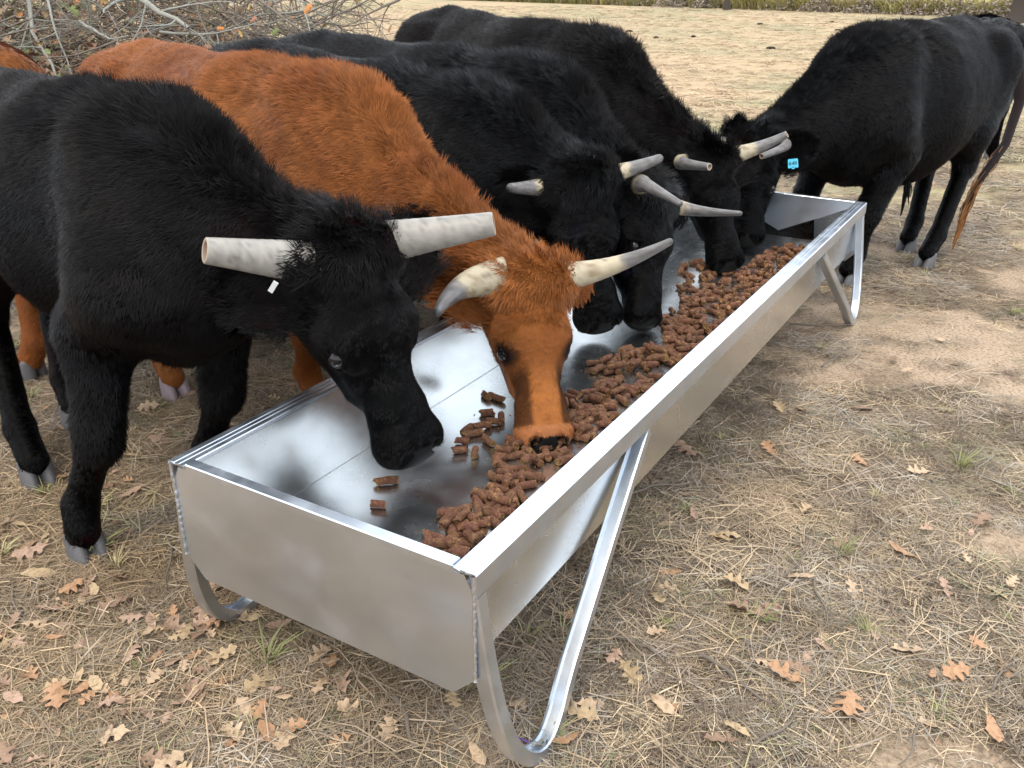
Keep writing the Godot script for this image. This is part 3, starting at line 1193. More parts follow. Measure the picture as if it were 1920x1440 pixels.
func build_ground() -> void:
	var xs := lines(-6.0, 6.5, 0.075, 900.0)
	var zs := lines(-10.5, 0.2, 0.075, 900.0)
	var v := PackedVector3Array()
	var c := PackedColorArray()
	var idx := PackedInt32Array()
	for x in xs:
		for z in zs:
			v.append(Vector3(x, ground_y(x, z), z))
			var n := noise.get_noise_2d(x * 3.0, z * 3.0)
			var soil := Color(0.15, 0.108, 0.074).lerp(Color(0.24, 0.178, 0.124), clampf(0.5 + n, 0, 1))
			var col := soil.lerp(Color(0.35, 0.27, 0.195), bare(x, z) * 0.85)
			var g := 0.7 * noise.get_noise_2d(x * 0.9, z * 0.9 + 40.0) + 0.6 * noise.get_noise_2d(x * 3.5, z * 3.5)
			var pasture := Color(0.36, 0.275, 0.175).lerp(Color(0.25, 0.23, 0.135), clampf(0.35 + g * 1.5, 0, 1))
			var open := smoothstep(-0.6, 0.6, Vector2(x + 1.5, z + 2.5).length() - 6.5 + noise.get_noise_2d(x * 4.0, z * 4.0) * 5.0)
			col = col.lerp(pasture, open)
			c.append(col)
	var nz := zs.size()
	for i in xs.size() - 1:
		for j in nz - 1:
			var a := i * nz + j
			idx.append_array([a, a + nz, a + 1, a + 1, a + nz, a + nz + 1])
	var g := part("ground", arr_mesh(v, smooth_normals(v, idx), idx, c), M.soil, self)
	tag(g, "", "", "", "structure")

func strand(v: PackedVector3Array, n: PackedVector3Array, idx: PackedInt32Array, p0: Vector3, p1: Vector3, p2: Vector3, w: float, r: RandomNumberGenerator) -> void:
	var d := (p2 - p0).normalized()
	var s := d.cross(Vector3.UP)
	if s.length() < 0.1:
		s = Vector3(1, 0, 0)
	s = s.normalized().rotated(d, r.randf_range(-0.7, 0.7))
	var b := v.size()
	var up := s.cross(d).normalized()
	if up.y < 0:
		s = -s
		up = -up
	for k in 3:
		var p: Vector3 = [p0, p1, p2][k]
		var ww: float = w * [0.9, 1.0, 0.35][k]
		v.append(p - s * ww)
		v.append(p + s * ww)
		n.append((up - s * 0.4).normalized())
		n.append((up + s * 0.4).normalized())
	for k in 2:
		var a := b + k * 2
		idx.append_array([a, a + 2, a + 1, a + 1, a + 2, a + 3])

func straw_mesh(sd: int, count: int, width: float, tall: float) -> ArrayMesh:
	var r := RandomNumberGenerator.new()
	r.seed = sd
	var v := PackedVector3Array()
	var n := PackedVector3Array()
	var idx := PackedInt32Array()
	for i in count:
		var a := r.randf() * TAU
		var d := sqrt(r.randf()) * 0.8
		var c := Vector3(cos(a) * d, r.randf() * 0.10 * tall, sin(a) * d)
		var b := r.randf() * TAU
		var len := r.randf_range(0.16, 0.52) + 0.3 * pow(r.randf(), 4.0)
		var dir := Vector3(cos(b), r.randf_range(-0.12, 0.22) * tall, sin(b)) * len
		var kink := Vector3(r.randf_range(-0.1, 0.1), r.randf_range(0.0, 0.07) * tall, r.randf_range(-0.1, 0.1))
		var lo := c - dir
		lo.y = maxf(lo.y, 0.0)
		strand(v, n, idx, lo, c + kink, c + dir, width * r.randf_range(0.6, 1.5), r)
	return arr_mesh(v, n, idx)

func grass_mesh(sd: int, count: int, width: float, lean: float) -> ArrayMesh:
	var r := RandomNumberGenerator.new()
	r.seed = sd
	var v := PackedVector3Array()
	var n := PackedVector3Array()
	var idx := PackedInt32Array()
	for i in count:
		var a := r.randf() * TAU
		var d := r.randf() * 0.22
		var c := Vector3(cos(a) * d, 0, sin(a) * d)
		var out := Vector3(cos(a), 0, sin(a)).rotated(Vector3.UP, r.randf_range(-0.9, 0.9))
		var len := r.randf_range(0.45, 1.0)
		var l := lean * r.randf_range(0.3, 1.4)
		strand(v, n, idx, c, c + out * l * 0.35 * len + Vector3(0, 0.6 * len, 0), c + out * l * len + Vector3(0, 0.9 * len, 0), width * r.randf_range(0.7, 1.3), r)
	return arr_mesh(v, n, idx)

func leaf_mesh(sd: int) -> ArrayMesh:
	var r := RandomNumberGenerator.new()
	r.seed = sd
	var half := [Vector2(0, 0.012), Vector2(0.05, 0.03), Vector2(0.16, 0.10), Vector2(0.21, 0.21), Vector2(0.29, 0.23), Vector2(0.345, 0.10), Vector2(0.43, 0.11), Vector2(0.50, 0.29), Vector2(0.60, 0.33), Vector2(0.645, 0.13), Vector2(0.72, 0.14), Vector2(0.79, 0.25), Vector2(0.87, 0.22), Vector2(0.895, 0.11), Vector2(0.95, 0.08), Vector2(1.0, 0.012)]
	if sd % 3 == 2:
		half = [Vector2(0, 0.012), Vector2(0.08, 0.06), Vector2(0.2, 0.14), Vector2(0.35, 0.19), Vector2(0.45, 0.17), Vector2(0.55, 0.22), Vector2(0.7, 0.18), Vector2(0.78, 0.19), Vector2(0.9, 0.1), Vector2(1.0, 0.012)]
	var v := PackedVector3Array()
	var idx := PackedInt32Array()
	var curl := r.randf_range(-0.5, 0.9)
	var bend := r.randf_range(-0.35, 0.5)
	var tw := r.randf_range(-0.5, 0.5)
	var wsc := r.randf_range(0.8, 1.15)
	var rows := half.size()
	for i in rows:
		for j in 5:
			var s := (j - 2) / 2.0
			var q: Vector2 = half[i]
			var w := q.y * wsc * (1.0 + (r.randf_range(-0.12, 0.12) if absi(j - 2) == 2 else 0.0))
			var x := q.x + (r.randf_range(-0.02, 0.02) if absi(j - 2) == 2 else 0.0)
			var z := s * w
			var y := curl * z * z * 2.2 + bend * (q.x - 0.5) * (q.x - 0.5) + tw * z * (q.x - 0.5) + 0.02 * sin(q.x * 19.0 + sd) * absf(s) + (0.012 if j != 2 else 0.0)
			v.append(Vector3(x - 0.5, y, z))
	for i in rows - 1:
		for j in 4:
			var a := i * 5 + j
			idx.append_array([a, a + 5, a + 1, a + 1, a + 5, a + 6])
	var lo := 9.0
	for p in v:
		lo = minf(lo, p.y)
	for i in v.size():
		v[i].y -= lo
	# stalk
	var b := v.size()
	var y0 := v[2].y
	for k in 3:
		var x := -0.5 - 0.09 * k
		v.append(Vector3(x, y0 + 0.01 * k, -0.008))
		v.append(Vector3(x, y0 + 0.01 * k, 0.008))
	for k in 2:
		var a := b + k * 2
		idx.append_array([a, a + 1, a + 2, a + 1, a + 3, a + 2])
	var n := smooth_normals(v, idx)
	for i in n.size():
		if n[i].y < 0:
			n[i] = -n[i]
	return arr_mesh(v, n, idx)

func build_litter() -> void:
	var r := RandomNumberGenerator.new()
	r.seed = 4
	var straws := [straw_mesh(1, 44, 0.0080, 1.0), straw_mesh(2, 30, 0.010, 0.9), straw_mesh(3, 44, 0.0070, 1.5)]
	var xs := [[], [], []]
	var cs := [PackedColorArray(), PackedColorArray(), PackedColorArray()]
	var pal := [Color(0.36, 0.27, 0.18), Color(0.42, 0.325, 0.215), Color(0.33, 0.265, 0.20), Color(0.22, 0.165, 0.115), Color(0.47, 0.36, 0.23), Color(0.37, 0.325, 0.265), Color(0.14, 0.105, 0.075)]
	var made := 0
	var tries := 0
	while made < 21000 and tries < 200000:
		tries += 1
		var z := -0.55 - 9.5 * pow(r.randf(), 1.25)
		var x := r.randf_range(-1, 1) * (1.2 + -z * 0.72)
		var p := Vector3(x, 0, z)
		if not seen(p, 0.10):
			continue
		if r.randf() < bare(x, z) * 0.9:
			continue
		var n := noise.get_noise_2d(x * 8.0, z * 8.0)
		var c: Color = pal[r.randi_range(0, 6)]
		if x < -0.2 and z > -3.4:
			c = c.lerp(Color(0.36, 0.235, 0.115), 0.4 * clampf(n + 0.4, 0, 1))
		if r.randf() < 0.06:
			c = c.lerp(Color(0.20, 0.21, 0.105), 0.7)
		c = c * r.randf_range(0.45, 1.2)
		var s := (r.randf_range(0.045, 0.10) + 0.08 * pow(r.randf(), 5.0)) * (1.0 + maxf(-z - 3.0, 0.0) * 0.07)
		var k := r.randi_range(0, 2)
		p.y = ground_y(x, z) + r.randf() * 0.004
		xs[k].append(Transform3D(Basis(Vector3.UP, r.randf() * TAU).scaled(Vector3(s, s * 0.9, s)), p))
		cs[k].append(c)
		made += 1
	var thatch := thing("dry_grass", "flattened dry grass and straw covering the pasture ground", "dry grass")
	thatch.set_meta("kind", "stuff")
	for k in 3:
		multi("straw_layer", straws[k], M.straw, thatch, xs[k], cs[k])
	# farther field: short dry stubble
	var fx := []
	var fc := PackedColorArray()
	var stub := straw_mesh(9, 16, 0.022, 1.2)
	for i in 26000:
		var z := -8.5 - 60.0 * pow(r.randf(), 2.0)
		var x := r.randf_range(-1, 1) * (1.5 + -z * 0.68)
		if not seen(Vector3(x, 0, z), 0.06):
			continue
		var g := 0.7 * noise.get_noise_2d(x * 0.9, z * 0.9 + 40.0) + 0.6 * noise.get_noise_2d(x * 3.5, z * 3.5)
		var c := Color(0.42, 0.31, 0.20).lerp(Color(0.27, 0.25, 0.15), clampf(0.3 + g * 1.2, 0, 1)) * r.randf_range(0.85, 1.15)
		var s := r.randf_range(0.08, 0.2) * (1.0 + -z * 0.02)
		fx.append(Transform3D(Basis(Vector3.UP, r.randf() * TAU).scaled(Vector3(s, s * 0.8, s)), Vector3(x, ground_y(x, z), z)))
		fc.append(c)
	tag(multi("field_stubble", stub, M.straw, self, fx, fc), "short dry stubble across the far pasture", "stubble", "", "stuff")
	# small living tufts
	var gx := []
	var gc := PackedColorArray()
	var gm := grass_mesh(21, 26, 0.022, 0.75)
	for i in 330:
		var z := -0.8 - 6.5 * pow(r.randf(), 1.1)
		var x := r.randf_range(-1, 1) * (1.2 + -z * 0.66)
		if not seen(Vector3(x, 0, z), 0.05) or bare(x, z) > 0.7:
			continue
		var s := r.randf_range(0.022, 0.06)
		gx.append(Transform3D(Basis(Vector3.UP, r.randf() * TAU).scaled(Vector3(s * 1.3, s, s * 1.3)), Vector3(x, ground_y(x, z), z)))
		gc.append(Color(0.16, 0.19, 0.07).lerp(Color(0.38, 0.32, 0.17), r.randf()) * r.randf_range(0.8, 1.2))
	for q in [[500, 1245, 0.09], [180, 1040, 0.09], [985, 1200, 0.06], [905, 1290, 0.08], [1240, 1180, 0.05], [1030, 1390, 0.06], [1575, 1040, 0.07], [1800, 880, 0.08], [15, 660, 0.09]]:
		var p := on_height(q[0], q[1], 0)
		p.y = ground_y(p.x, p.z)
		gx.append(Transform3D(Basis().scaled(Vector3(q[2] * 1.2, q[2], q[2] * 1.2)), p))
		gc.append(Color(0.20, 0.20, 0.085))
	tag(multi("grass_tufts", gm, M.straw, self, gx, gc), "small fresh grass tufts growing through the dry thatch", "grass", "", "stuff")
	# fallen oak leaves
	var kinds := []
	for i in 9:
		kinds.append(leaf_mesh(60 + i))
	var tones := ["pale tan", "orange brown", "dull brown", "pinkish brown", "yellow tan"]
	var spots := []
	for q in [[110, 1320], [60, 1275], [30, 1320], [250, 1235], [215, 1140], [75, 1088], [95, 1150], [330, 1185], [285, 1175], [250, 1170], [385, 1190], [230, 1320], [210, 1390], [490, 1290], [505, 1385], [540, 1390], [600, 1240], [525, 1180], [850, 1325], [660, 1345], [895, 1420], [1120, 1085], [1180, 1270], [1240, 1330], [1440, 1150], [1395, 1150], [1520, 1255], [1430, 1245], [1470, 1275], [1545, 1210], [1360, 1010], [1345, 1015], [1575, 1025], [1770, 1110], [1510, 960], [1545, 1340], [1590, 1335], [1750, 1365], [1860, 1380], [1840, 980], [1895, 1100], [1620, 775], [1500, 770], [1460, 770], [1300, 975], [1285, 850], [1720, 890], [1690, 575], [1250, 1110], [1230, 1130], [1380, 1380], [1350, 1400], [1090, 1350], [1060, 1400], [60, 1045], [230, 1010], [245, 930], [40, 1215], [10, 1290], [160, 1215], [420, 1240], [365, 1305], [390, 1330], [110, 900], [200, 920], [300, 830], [280, 770], [230, 660], [330, 1250], [420, 1170], [640, 1290], [700, 1300], [1150, 1240], [1700, 1230], [1640, 1190], [1790, 1270], [1880, 1260], [1500, 1090], [1600, 1110], [1380, 1105], [1690, 1040], [1610, 870], [1440, 850], [1870, 700], [1760, 640], [1830, 560], [1700, 700]]:
		spots.append(on_height(q[0], q[1], 0))
	while spots.size() < 286:
		var px := r.randf() * 1920.0
		var py := 560.0 + 880.0 * r.randf()
		if px > 700 and r.randf() < 0.6:
			continue
		if py < 900 and px > 1000 and r.randf() < 0.55:
			continue
		var p := on_height(px, py, 0)
		var e := p - TB
		if e.dot(TU) > 0.05 and e.dot(TU) < TL and e.dot(TV) > 0.1 and e.dot(TV) < 0.72 and r.randf() < 0.8:
			continue
		spots.append(p)
		if px < 620 and py > 1020:
			for k in 2:
				spots.append(p + Vector3(r.randf_range(-0.09, 0.09), 0, r.randf_range(-0.09, 0.09)))
	for i in spots.size():
		var p: Vector3 = spots[i]
		var s := r.randf_range(0.055, 0.10) if i < 88 else r.randf_range(0.03, 0.075)
		var tn := r.randi_range(0, 4)
		p.y = ground_y(p.x, p.z) + r.randf_range(0.010, 0.022)
		var b := Basis(Vector3.UP, r.randf() * TAU) * Basis(Vector3(1, 0, 0), r.randf_range(-0.35, 0.35)) * Basis(Vector3(0, 0, 1), r.randf_range(-0.25, 0.25))
		var o := part("fallen_leaf", kinds[i % 9], M.leaves[tn], self, Transform3D(b.scaled(Vector3.ONE * s), p))
		tag(o, tones[tn] + " dry oak leaf lying on the pasture ground", "leaf", tones[tn] + " fallen leaves")
	var lx := []
	var lc := PackedColorArray()
	for i in 1500:
		var z := -1.0 - 9.0 * r.randf()
		var x := r.randf_range(-1, 1) * (1.2 + -z * 0.66)
		if not seen(Vector3(x, 0, z), 0.05) or (x > 0 and r.randf() < 0.72):
			continue
		var s := r.randf_range(0.018, 0.05)
		lx.append(Transform3D((Basis(Vector3.UP, r.randf() * TAU) * Basis(Vector3(1, 0, 0), r.randf_range(-0.5, 0.5))).scaled(Vector3.ONE * s), Vector3(x, ground_y(x, z) + 0.002, z)))
		lc.append([Color(0.30, 0.17, 0.085), Color(0.42, 0.29, 0.15), Color(0.20, 0.13, 0.085), Color(0.34, 0.2, 0.13)][r.randi_range(0, 3)] * r.randf_range(0.7, 1.1))
	tag(multi("leaf_litter", kinds[3], M.straw, self, lx, lc), "broken bits of dry leaf scattered through the thatch", "leaf litter", "", "stuff")
	# fallen twigs on the ground
	for q in [[1310, 1230, 1450, 1320, 0.006], [1405, 1410, 1490, 1345, 0.005], [1460, 1090, 1525, 1035, 0.003], [740, 1310, 790, 1410, 0.007], [1150, 1195, 1250, 1240, 0.007], [1540, 690, 1590, 650, 0.004], [25, 1100, 40, 1190, 0.004], [1720, 1365, 1690, 1440, 0.0035], [1525, 1090, 1545, 1180, 0.004], [1180, 930, 1290, 905, 0.005], [1480, 610, 1600, 615, 0.006], [1860, 1300, 1890, 1240, 0.004], [310, 1000, 330, 1100, 0.004]]:
		var a := on_height(q[0], q[1], 0.006)
		var b := on_height(q[2], q[3], 0.008)
		var v := PackedVector3Array()
		var idx := PackedInt32Array()
		var pts := []
		var rad := []
		var sd := (b - a).cross(Vector3.UP)
		for k in 9:
			var t := k / 8.0
			pts.append(a.lerp(b, t) - a + sd * (0.09 * sin(t * 5.0 + a.x * 9.0) * t) + Vector3(0, 0.006 + 0.012 * sin(t * PI) * r.randf(), 0))
			rad.append(q[4] * lerpf(1.0, 0.45, t))
		tube(v, idx, pts, rad, 7)
		var o := part("fallen_twig", arr_mesh(v, smooth_normals(v, idx), idx), M.twig, self, Transform3D(Basis(), a))
		tag(o, "thin dry twig lying on the thatch", "twig", "fallen twigs on the ground")

# ------------------------------------------------------------------ brush and far field
func grow(v: PackedVector3Array, idx: PackedInt32Array, tips: Array, p: Vector3, d: Vector3, len: float, rad: float, depth: int, r: RandomNumberGenerator) -> void:
	var n := 7
	var pts := [p]
	var rd := [rad]
	var q := p
	var dir := d
	for i in n:
		dir = (dir + Vector3(r.randf_range(-1, 1), r.randf_range(-0.8, 0.8), r.randf_range(-1, 1)) * 0.22).normalized()
		q += dir * (len / n)
		q.y = maxf(q.y, 0.02)
		pts.append(q)
		rd.append(rad * lerpf(1.0, 0.35, (i + 1.0) / n))
		if depth > 0 and i > 0:
			var c := 1 if r.randf() < 0.8 else 2
			for k in c:
				var side := dir.cross(Vector3(r.randf_range(-1, 1), r.randf_range(-1, 1), r.randf_range(-1, 1))).normalized()
				grow(v, idx, tips, q, (dir * 0.7 + side * 0.8).normalized(), len * r.randf_range(0.3, 0.55), rd[-1] * r.randf_range(0.4, 0.65), depth - 1, r)
	tube(v, idx, pts, rd, 6 if rad > 0.012 else 4)
	tips.append(q)

func build_brush() -> void:
	var r := RandomNumberGenerator.new()
	r.seed = 8
	var leafx := []
	var leafc := PackedColorArray()
	# [start px x, y, depth along view, end px, depth, radius, lichen]
	var limbs := [[20, 30, 8.2, 165, 60, 8.0, 0.012, true], [45, -30, 8.0, 150, 95, 7.4, 0.022, true], [85, -10, 7.6, 150, 80, 7.3, 0.013, true], [190, -40, 7.8, 330, 70, 7.2, 0.040, true], [300, 60, 7.2, 480, 72, 7.0, 0.013, true], [640, 60, 8.0, 560, -40, 8.6, 0.012, true], [760, -10, 7.4, 680, 62, 7.2, 0.013, false], [430, -30, 7.6, 560, 75, 7.0, 0.015, false], [520, -40, 8.0, 600, 60, 7.4, 0.013, true], [350, -30, 8.2, 470, 60, 7.6, 0.014, false], [150, 40, 7.4, 240, 110, 6.9, 0.013, true], [400, 40, 8.6, 250, 20, 8.4, 0.014, false], [590, 20, 7.8, 440, 45, 7.6, 0.012, true], [640, -20, 7.6, 730, 60, 7.3, 0.010, false], [-20, 90, 7.6, 40, -30, 8.4, 0.018, true], [480, 90, 7.6, 380, -20, 8.0, 0.016, false], [240, 90, 8.0, 330, -40, 8.6, 0.014, false], [100, 120, 8.2, 220, 10, 8.6, 0.010, false], [560, 70, 7.8, 680, -20, 8.2, 0.012, false], [360, 90, 8.2, 520, 0, 8.8, 0.012, false], [20, 150, 8.4, 130, 60, 8.8, 0.010, false], [460, 60, 8.2, 330, 30, 8.6, 0.012, false]]
	var kk := 0
	for L in limbs:
		var a := CAM + ray(L[0], L[1]) * (L[2] as float)
		var b := CAM + ray(L[3], L[4]) * (L[5] as float)
		a.y = maxf(a.y, 0.05)
		b.y = maxf(b.y, 0.05)
		var foot := Vector3(a.x, 0, a.z)
		var v := PackedVector3Array()
		var idx := PackedInt32Array()
		var tips := []
		var rad: float = L[6]
		# main limb, carried down to the ground at its low end
		grow(v, idx, tips, a - foot, (b - a).normalized(), (b - a).length() * 1.15, rad, 2, r)
		var o := part("fallen_branch", arr_mesh(v, smooth_normals(v, idx), idx), M.lichen if L[7] else M.twig, self, Transform3D(Basis(), foot))
		var lab := "thin bare grey branch tangled in the brush pile" if not L[7] else "pale lichen covered branch tangled in the brush pile"
		if rad > 0.035:
			lab = "thickest lichen covered branch slanting across the brush pile"
		tag(o, lab, "branch", "thick branch" if rad > 0.035 else "lichen branches of the brush pile" if L[7] else "bare branches of the brush pile")
		for t in tips:
			if r.randf() < 0.08:
				var s := r.randf_range(0.05, 0.1)
				leafx.append(Transform3D(Basis.from_euler(Vector3(r.randf() * TAU, r.randf() * TAU, r.randf() * TAU)).scaled(Vector3.ONE * s), foot + t))
				leafc.append([Color(0.40, 0.16, 0.045), Color(0.34, 0.2, 0.09), Color(0.42, 0.27, 0.1), Color(0.14, 0.17, 0.06), Color(0.28, 0.13, 0.08)][r.randi_range(0, 4)])
		kk += 1
	# fine tangle of twigs that no one could count
	var tv := PackedVector3Array()
	var ti := PackedInt32Array()
	var tips2 := []
	for i in 420:
		var px := r.randf_range(-80, 600)
		var dep := r.randf_range(7.6, 10.5)
		var p := CAM + ray(px, r.randf_range(-40, 150)) * dep
		p.y = clampf(p.y, 0.03, 1.7)
		grow(tv, ti, tips2, p, Vector3(r.randf_range(-1, 1), r.randf_range(-0.3, 0.6), r.randf_range(-0.6, 0.6)).normalized(), r.randf_range(0.5, 1.3), r.randf_range(0.004, 0.011), 1, r)
	var tg := part("twig_tangle", arr_mesh(tv, smooth_normals(tv, ti), ti), M.twig, self)
	tag(tg, "dense tangle of fine dead twigs behind the cattle", "twigs", "", "stuff")
	for t in tips2:
		if r.randf() < 0.12:
			var s := r.randf_range(0.05, 0.1)
			leafx.append(Transform3D(Basis.from_euler(Vector3(r.randf() * TAU, r.randf() * TAU, r.randf() * TAU)).scaled(Vector3.ONE * s), t))
			leafc.append([Color(0.36, 0.16, 0.06), Color(0.30, 0.2, 0.1), Color(0.17, 0.19, 0.07)][r.randi_range(0, 2)])
	# leaf litter heaped under the brush
	for i in 15000:
		var px := r.randf_range(-200, 640)
		var dep := r.randf_range(6.8, 14.0)
		var d := ray(px, 0)
		d.y = 0
		d = d.normalized() * dep
		var h := 1.75 * pow(maxf(0.0, 1.0 - absf(dep - 11.5) / 4.2), 0.8) * clampf((640.0 - px) / 260.0, 0.0, 1.0)
		var p := Vector3(d.x, r.randf() * h + 0.01, d.z)
		var s := r.randf_range(0.07, 0.15)
		leafx.append(Transform3D(Basis.from_euler(Vector3(r.randf_range(-0.8, 0.8), r.randf() * TAU, r.randf_range(-0.8, 0.8))).scaled(Vector3.ONE * s), p))
		leafc.append([Color(0.17, 0.12, 0.075), Color(0.24, 0.17, 0.105), Color(0.12, 0.09, 0.06), Color(0.31, 0.21, 0.13), Color(0.13, 0.145, 0.06), Color(0.20, 0.1, 0.06)][r.randi_range(0, 5)] * r.randf_range(0.7, 1.2))
	tag(multi("brush_leaves", leaf_mesh(61), M.straw, self, leafx, leafc), "dead leaves heaped under and caught in the brush pile", "leaves", "", "stuff")

func build_far() -> void:
	var r := RandomNumberGenerator.new()
	r.seed = 15
	# fence line runs from the left distance to the right middle distance
	var A := Vector3(-16.0, 0, -105.0)
	var B := Vector3(36.0, 0, -31.0)
	var fence := thing("wire_fence", "wire fence on thin steel posts along the far edge of the pasture", "fence", A)
	var ab := B - A
	var pm := CylinderMesh.new()
	pm.top_radius = 0.035
	pm.bottom_radius = 0.035
	pm.height = 1.35
	pm.radial_segments = 8
	for i in 22:
		var p := ab * (i / 21.0) + Vector3(0, 0.67, 0)
		part("post", pm, M.post, fence, Transform3D(Basis(Vector3(0, 0, 1), r.randf_range(-0.05, 0.05)), p))
	for h in [0.35, 0.7, 1.05, 1.3]:
		var v := PackedVector3Array()
		var idx := PackedInt32Array()
		tube(v, idx, [Vector3(0, h, 0), ab + Vector3(0, h, 0)], [0.006, 0.006], 4)
		part("wire", arr_mesh(v, smooth_normals(v, idx), idx), M.post, fence)
	# grey brown shrubs along the fence
	var nrm := ab.cross(Vector3.UP).normalized()
	if nrm.z > 0:
		nrm = -nrm
	var leafm := leaf_mesh(62)
	for i in 34:
		var t := 0.44 + 0.5 * i / 33.0
		var p := A + ab * t + nrm * r.randf_range(0.3, 2.2)
		var yel := i == 24
		var o := thing("shrub", "bright yellow green clump of grass beside the grey fence shrubs" if yel else "low grey brown shrub growing along the far fence", "shrub", p, "" if yel else "shrubs along the far fence")
		var xs := []
		var cs := PackedColorArray()
		var w := r.randf_range(0.8, 1.7)
		var h := r.randf_range(0.7, 1.3)
		for k in 260:
			var d := Vector3(r.randfn() * 0.5, 0, r.randfn() * 0.5)
			var y := r.randf() * exp(-d.length_squared() * 0.9)
			var s := r.randf_range(0.10, 0.24)
			xs.append(Transform3D(Basis.from_euler(Vector3(r.randf() * TAU, r.randf() * TAU, r.randf() * TAU)).scaled(Vector3.ONE * s), Vector3(d.x * w, y * h + 0.03, d.z * w)))
			var c := Color(0.36, 0.36, 0.10) if yel else Color(0.19, 0.155, 0.125).lerp(Color(0.27, 0.22, 0.19), r.randf())
			cs.append(c * r.randf_range(0.6, 1.2))
		multi("foliage", leafm, M.straw, o, xs, cs)
		var sv := PackedVector3Array()
		var si := PackedInt32Array()
		var tp := []
		for k in 4:
			grow(sv, si, tp, Vector3.ZERO, Vector3(r.randf_range(-0.6, 0.6), 1, r.randf_range(-0.6, 0.6)).normalized(), h * 1.1, 0.02, 1, r)
		part("stem", arr_mesh(sv, smooth_normals(sv, si), si), M.twig, o)
	# tall yellow grass beyond the fence
	var gx := []
	var gc := PackedColorArray()
	var gm := grass_mesh(33, 16, 0.03, 0.45)
	for i in 16000:
		var t := r.randf()
		var dep := 1.0 + 45.0 * pow(r.randf(), 1.6)
		var p := A + ab * t + nrm * dep
		if not seen(p, 0.1):
			continue
		var s := r.randf_range(0.55, 1.15)
		gx.append(Transform3D(Basis(Vector3.UP, r.randf() * TAU).scaled(Vector3(s * 1.6, s, s * 1.6)), p))
		gc.append(Color(0.36, 0.31, 0.125).lerp(Color(0.22, 0.235, 0.095), clampf(0.75 - t * 0.9 + r.randf_range(-0.3, 0.3), 0, 1)) * r.randf_range(0.8, 1.2))
	tag(multi("tall_grass", gm, M.straw, self, gx, gc), "tall yellow green grass standing beyond the far fence", "grass", "", "stuff")
	# trees by the fence
	for q in [[1195, 8, 0.16], [1362, 19, 0.2], [1904, 44, 0.30], [1540, 8, 0.2]]:
		var p := on_height(q[0], q[1], 0)
		var o := thing("oak_tree", "bare oak tree with dark trunk standing by the far fence", "tree", p, "trees by the far fence")
		var v := PackedVector3Array()
		var idx := PackedInt32Array()
		var pts := []
		var rad := []
		for k in 8:
			pts.append(Vector3(r.randf_range(-0.05, 0.05), k * 0.45, r.randf_range(-0.05, 0.05)))
			rad.append(q[2] * (1.5 if k == 0 else lerpf(1.0, 0.7, k / 7.0)))
		tube(v, idx, pts, rad, 12)
		part("trunk", arr_mesh(v, smooth_normals(v, idx), idx), M.bark, o)
		var cv := PackedVector3Array()
		var ci := PackedInt32Array()
		var tips := []
		for k in 6:
			grow(cv, ci, tips, Vector3(0, 3.0, 0), Vector3(r.randf_range(-1, 1), 0.8, r.randf_range(-1, 1)).normalized(), 2.6, q[2] * 0.5, 2, r)
		part("crown", arr_mesh(cv, smooth_normals(cv, ci), ci), M.bark, o)
	# far wood closing the view
	var hx := []
	var hc := PackedColorArray()
	for i in 5000:
		var a := r.randf_range(-0.75, 0.75)
		var d := r.randf_range(150.0, 190.0)
		var p := Vector3(sin(a) * d, pow(r.randf(), 1.3) * 9.0, -cos(a) * d)
		hx.append(Transform3D(Basis.from_euler(Vector3(r.randf() * TAU, r.randf() * TAU, r.randf() * TAU)).scaled(Vector3.ONE * r.randf_range(1.5, 3.5)), p))
		hc.append(Color(0.11, 0.085, 0.06).lerp(Color(0.14, 0.13, 0.07), r.randf()) * r.randf_range(0.6, 1.2))
	tag(multi("far_wood", leafm, M.straw, self, hx, hc), "brown winter wood far beyond the pasture", "wood", "", "stuff")
	# dung pats dotted over the field
	var dm := SphereMesh.new()
	dm.radius = 0.09
	dm.height = 0.09
	dm.radial_segments = 12
	dm.rings = 6
	for q in [[1445, 92], [1425, 46], [1230, 72], [1560, 42], [1686, 50], [1570, 58], [1590, 60], [1300, 70], [1180, 60]]:
		var p := on_height(q[0], q[1], 0)
		var o := part("dung_pat", dm, M.dung, self, Transform3D(Basis(Vector3.UP, r.randf() * 6.0).scaled(Vector3(r.randf_range(0.9, 1.6), 1, r.randf_range(0.8, 1.2))), p + Vector3(0, 0.02, 0)))
		tag(o, "dark dried dung pat on the open pasture", "dung", "dung pats on the pasture")

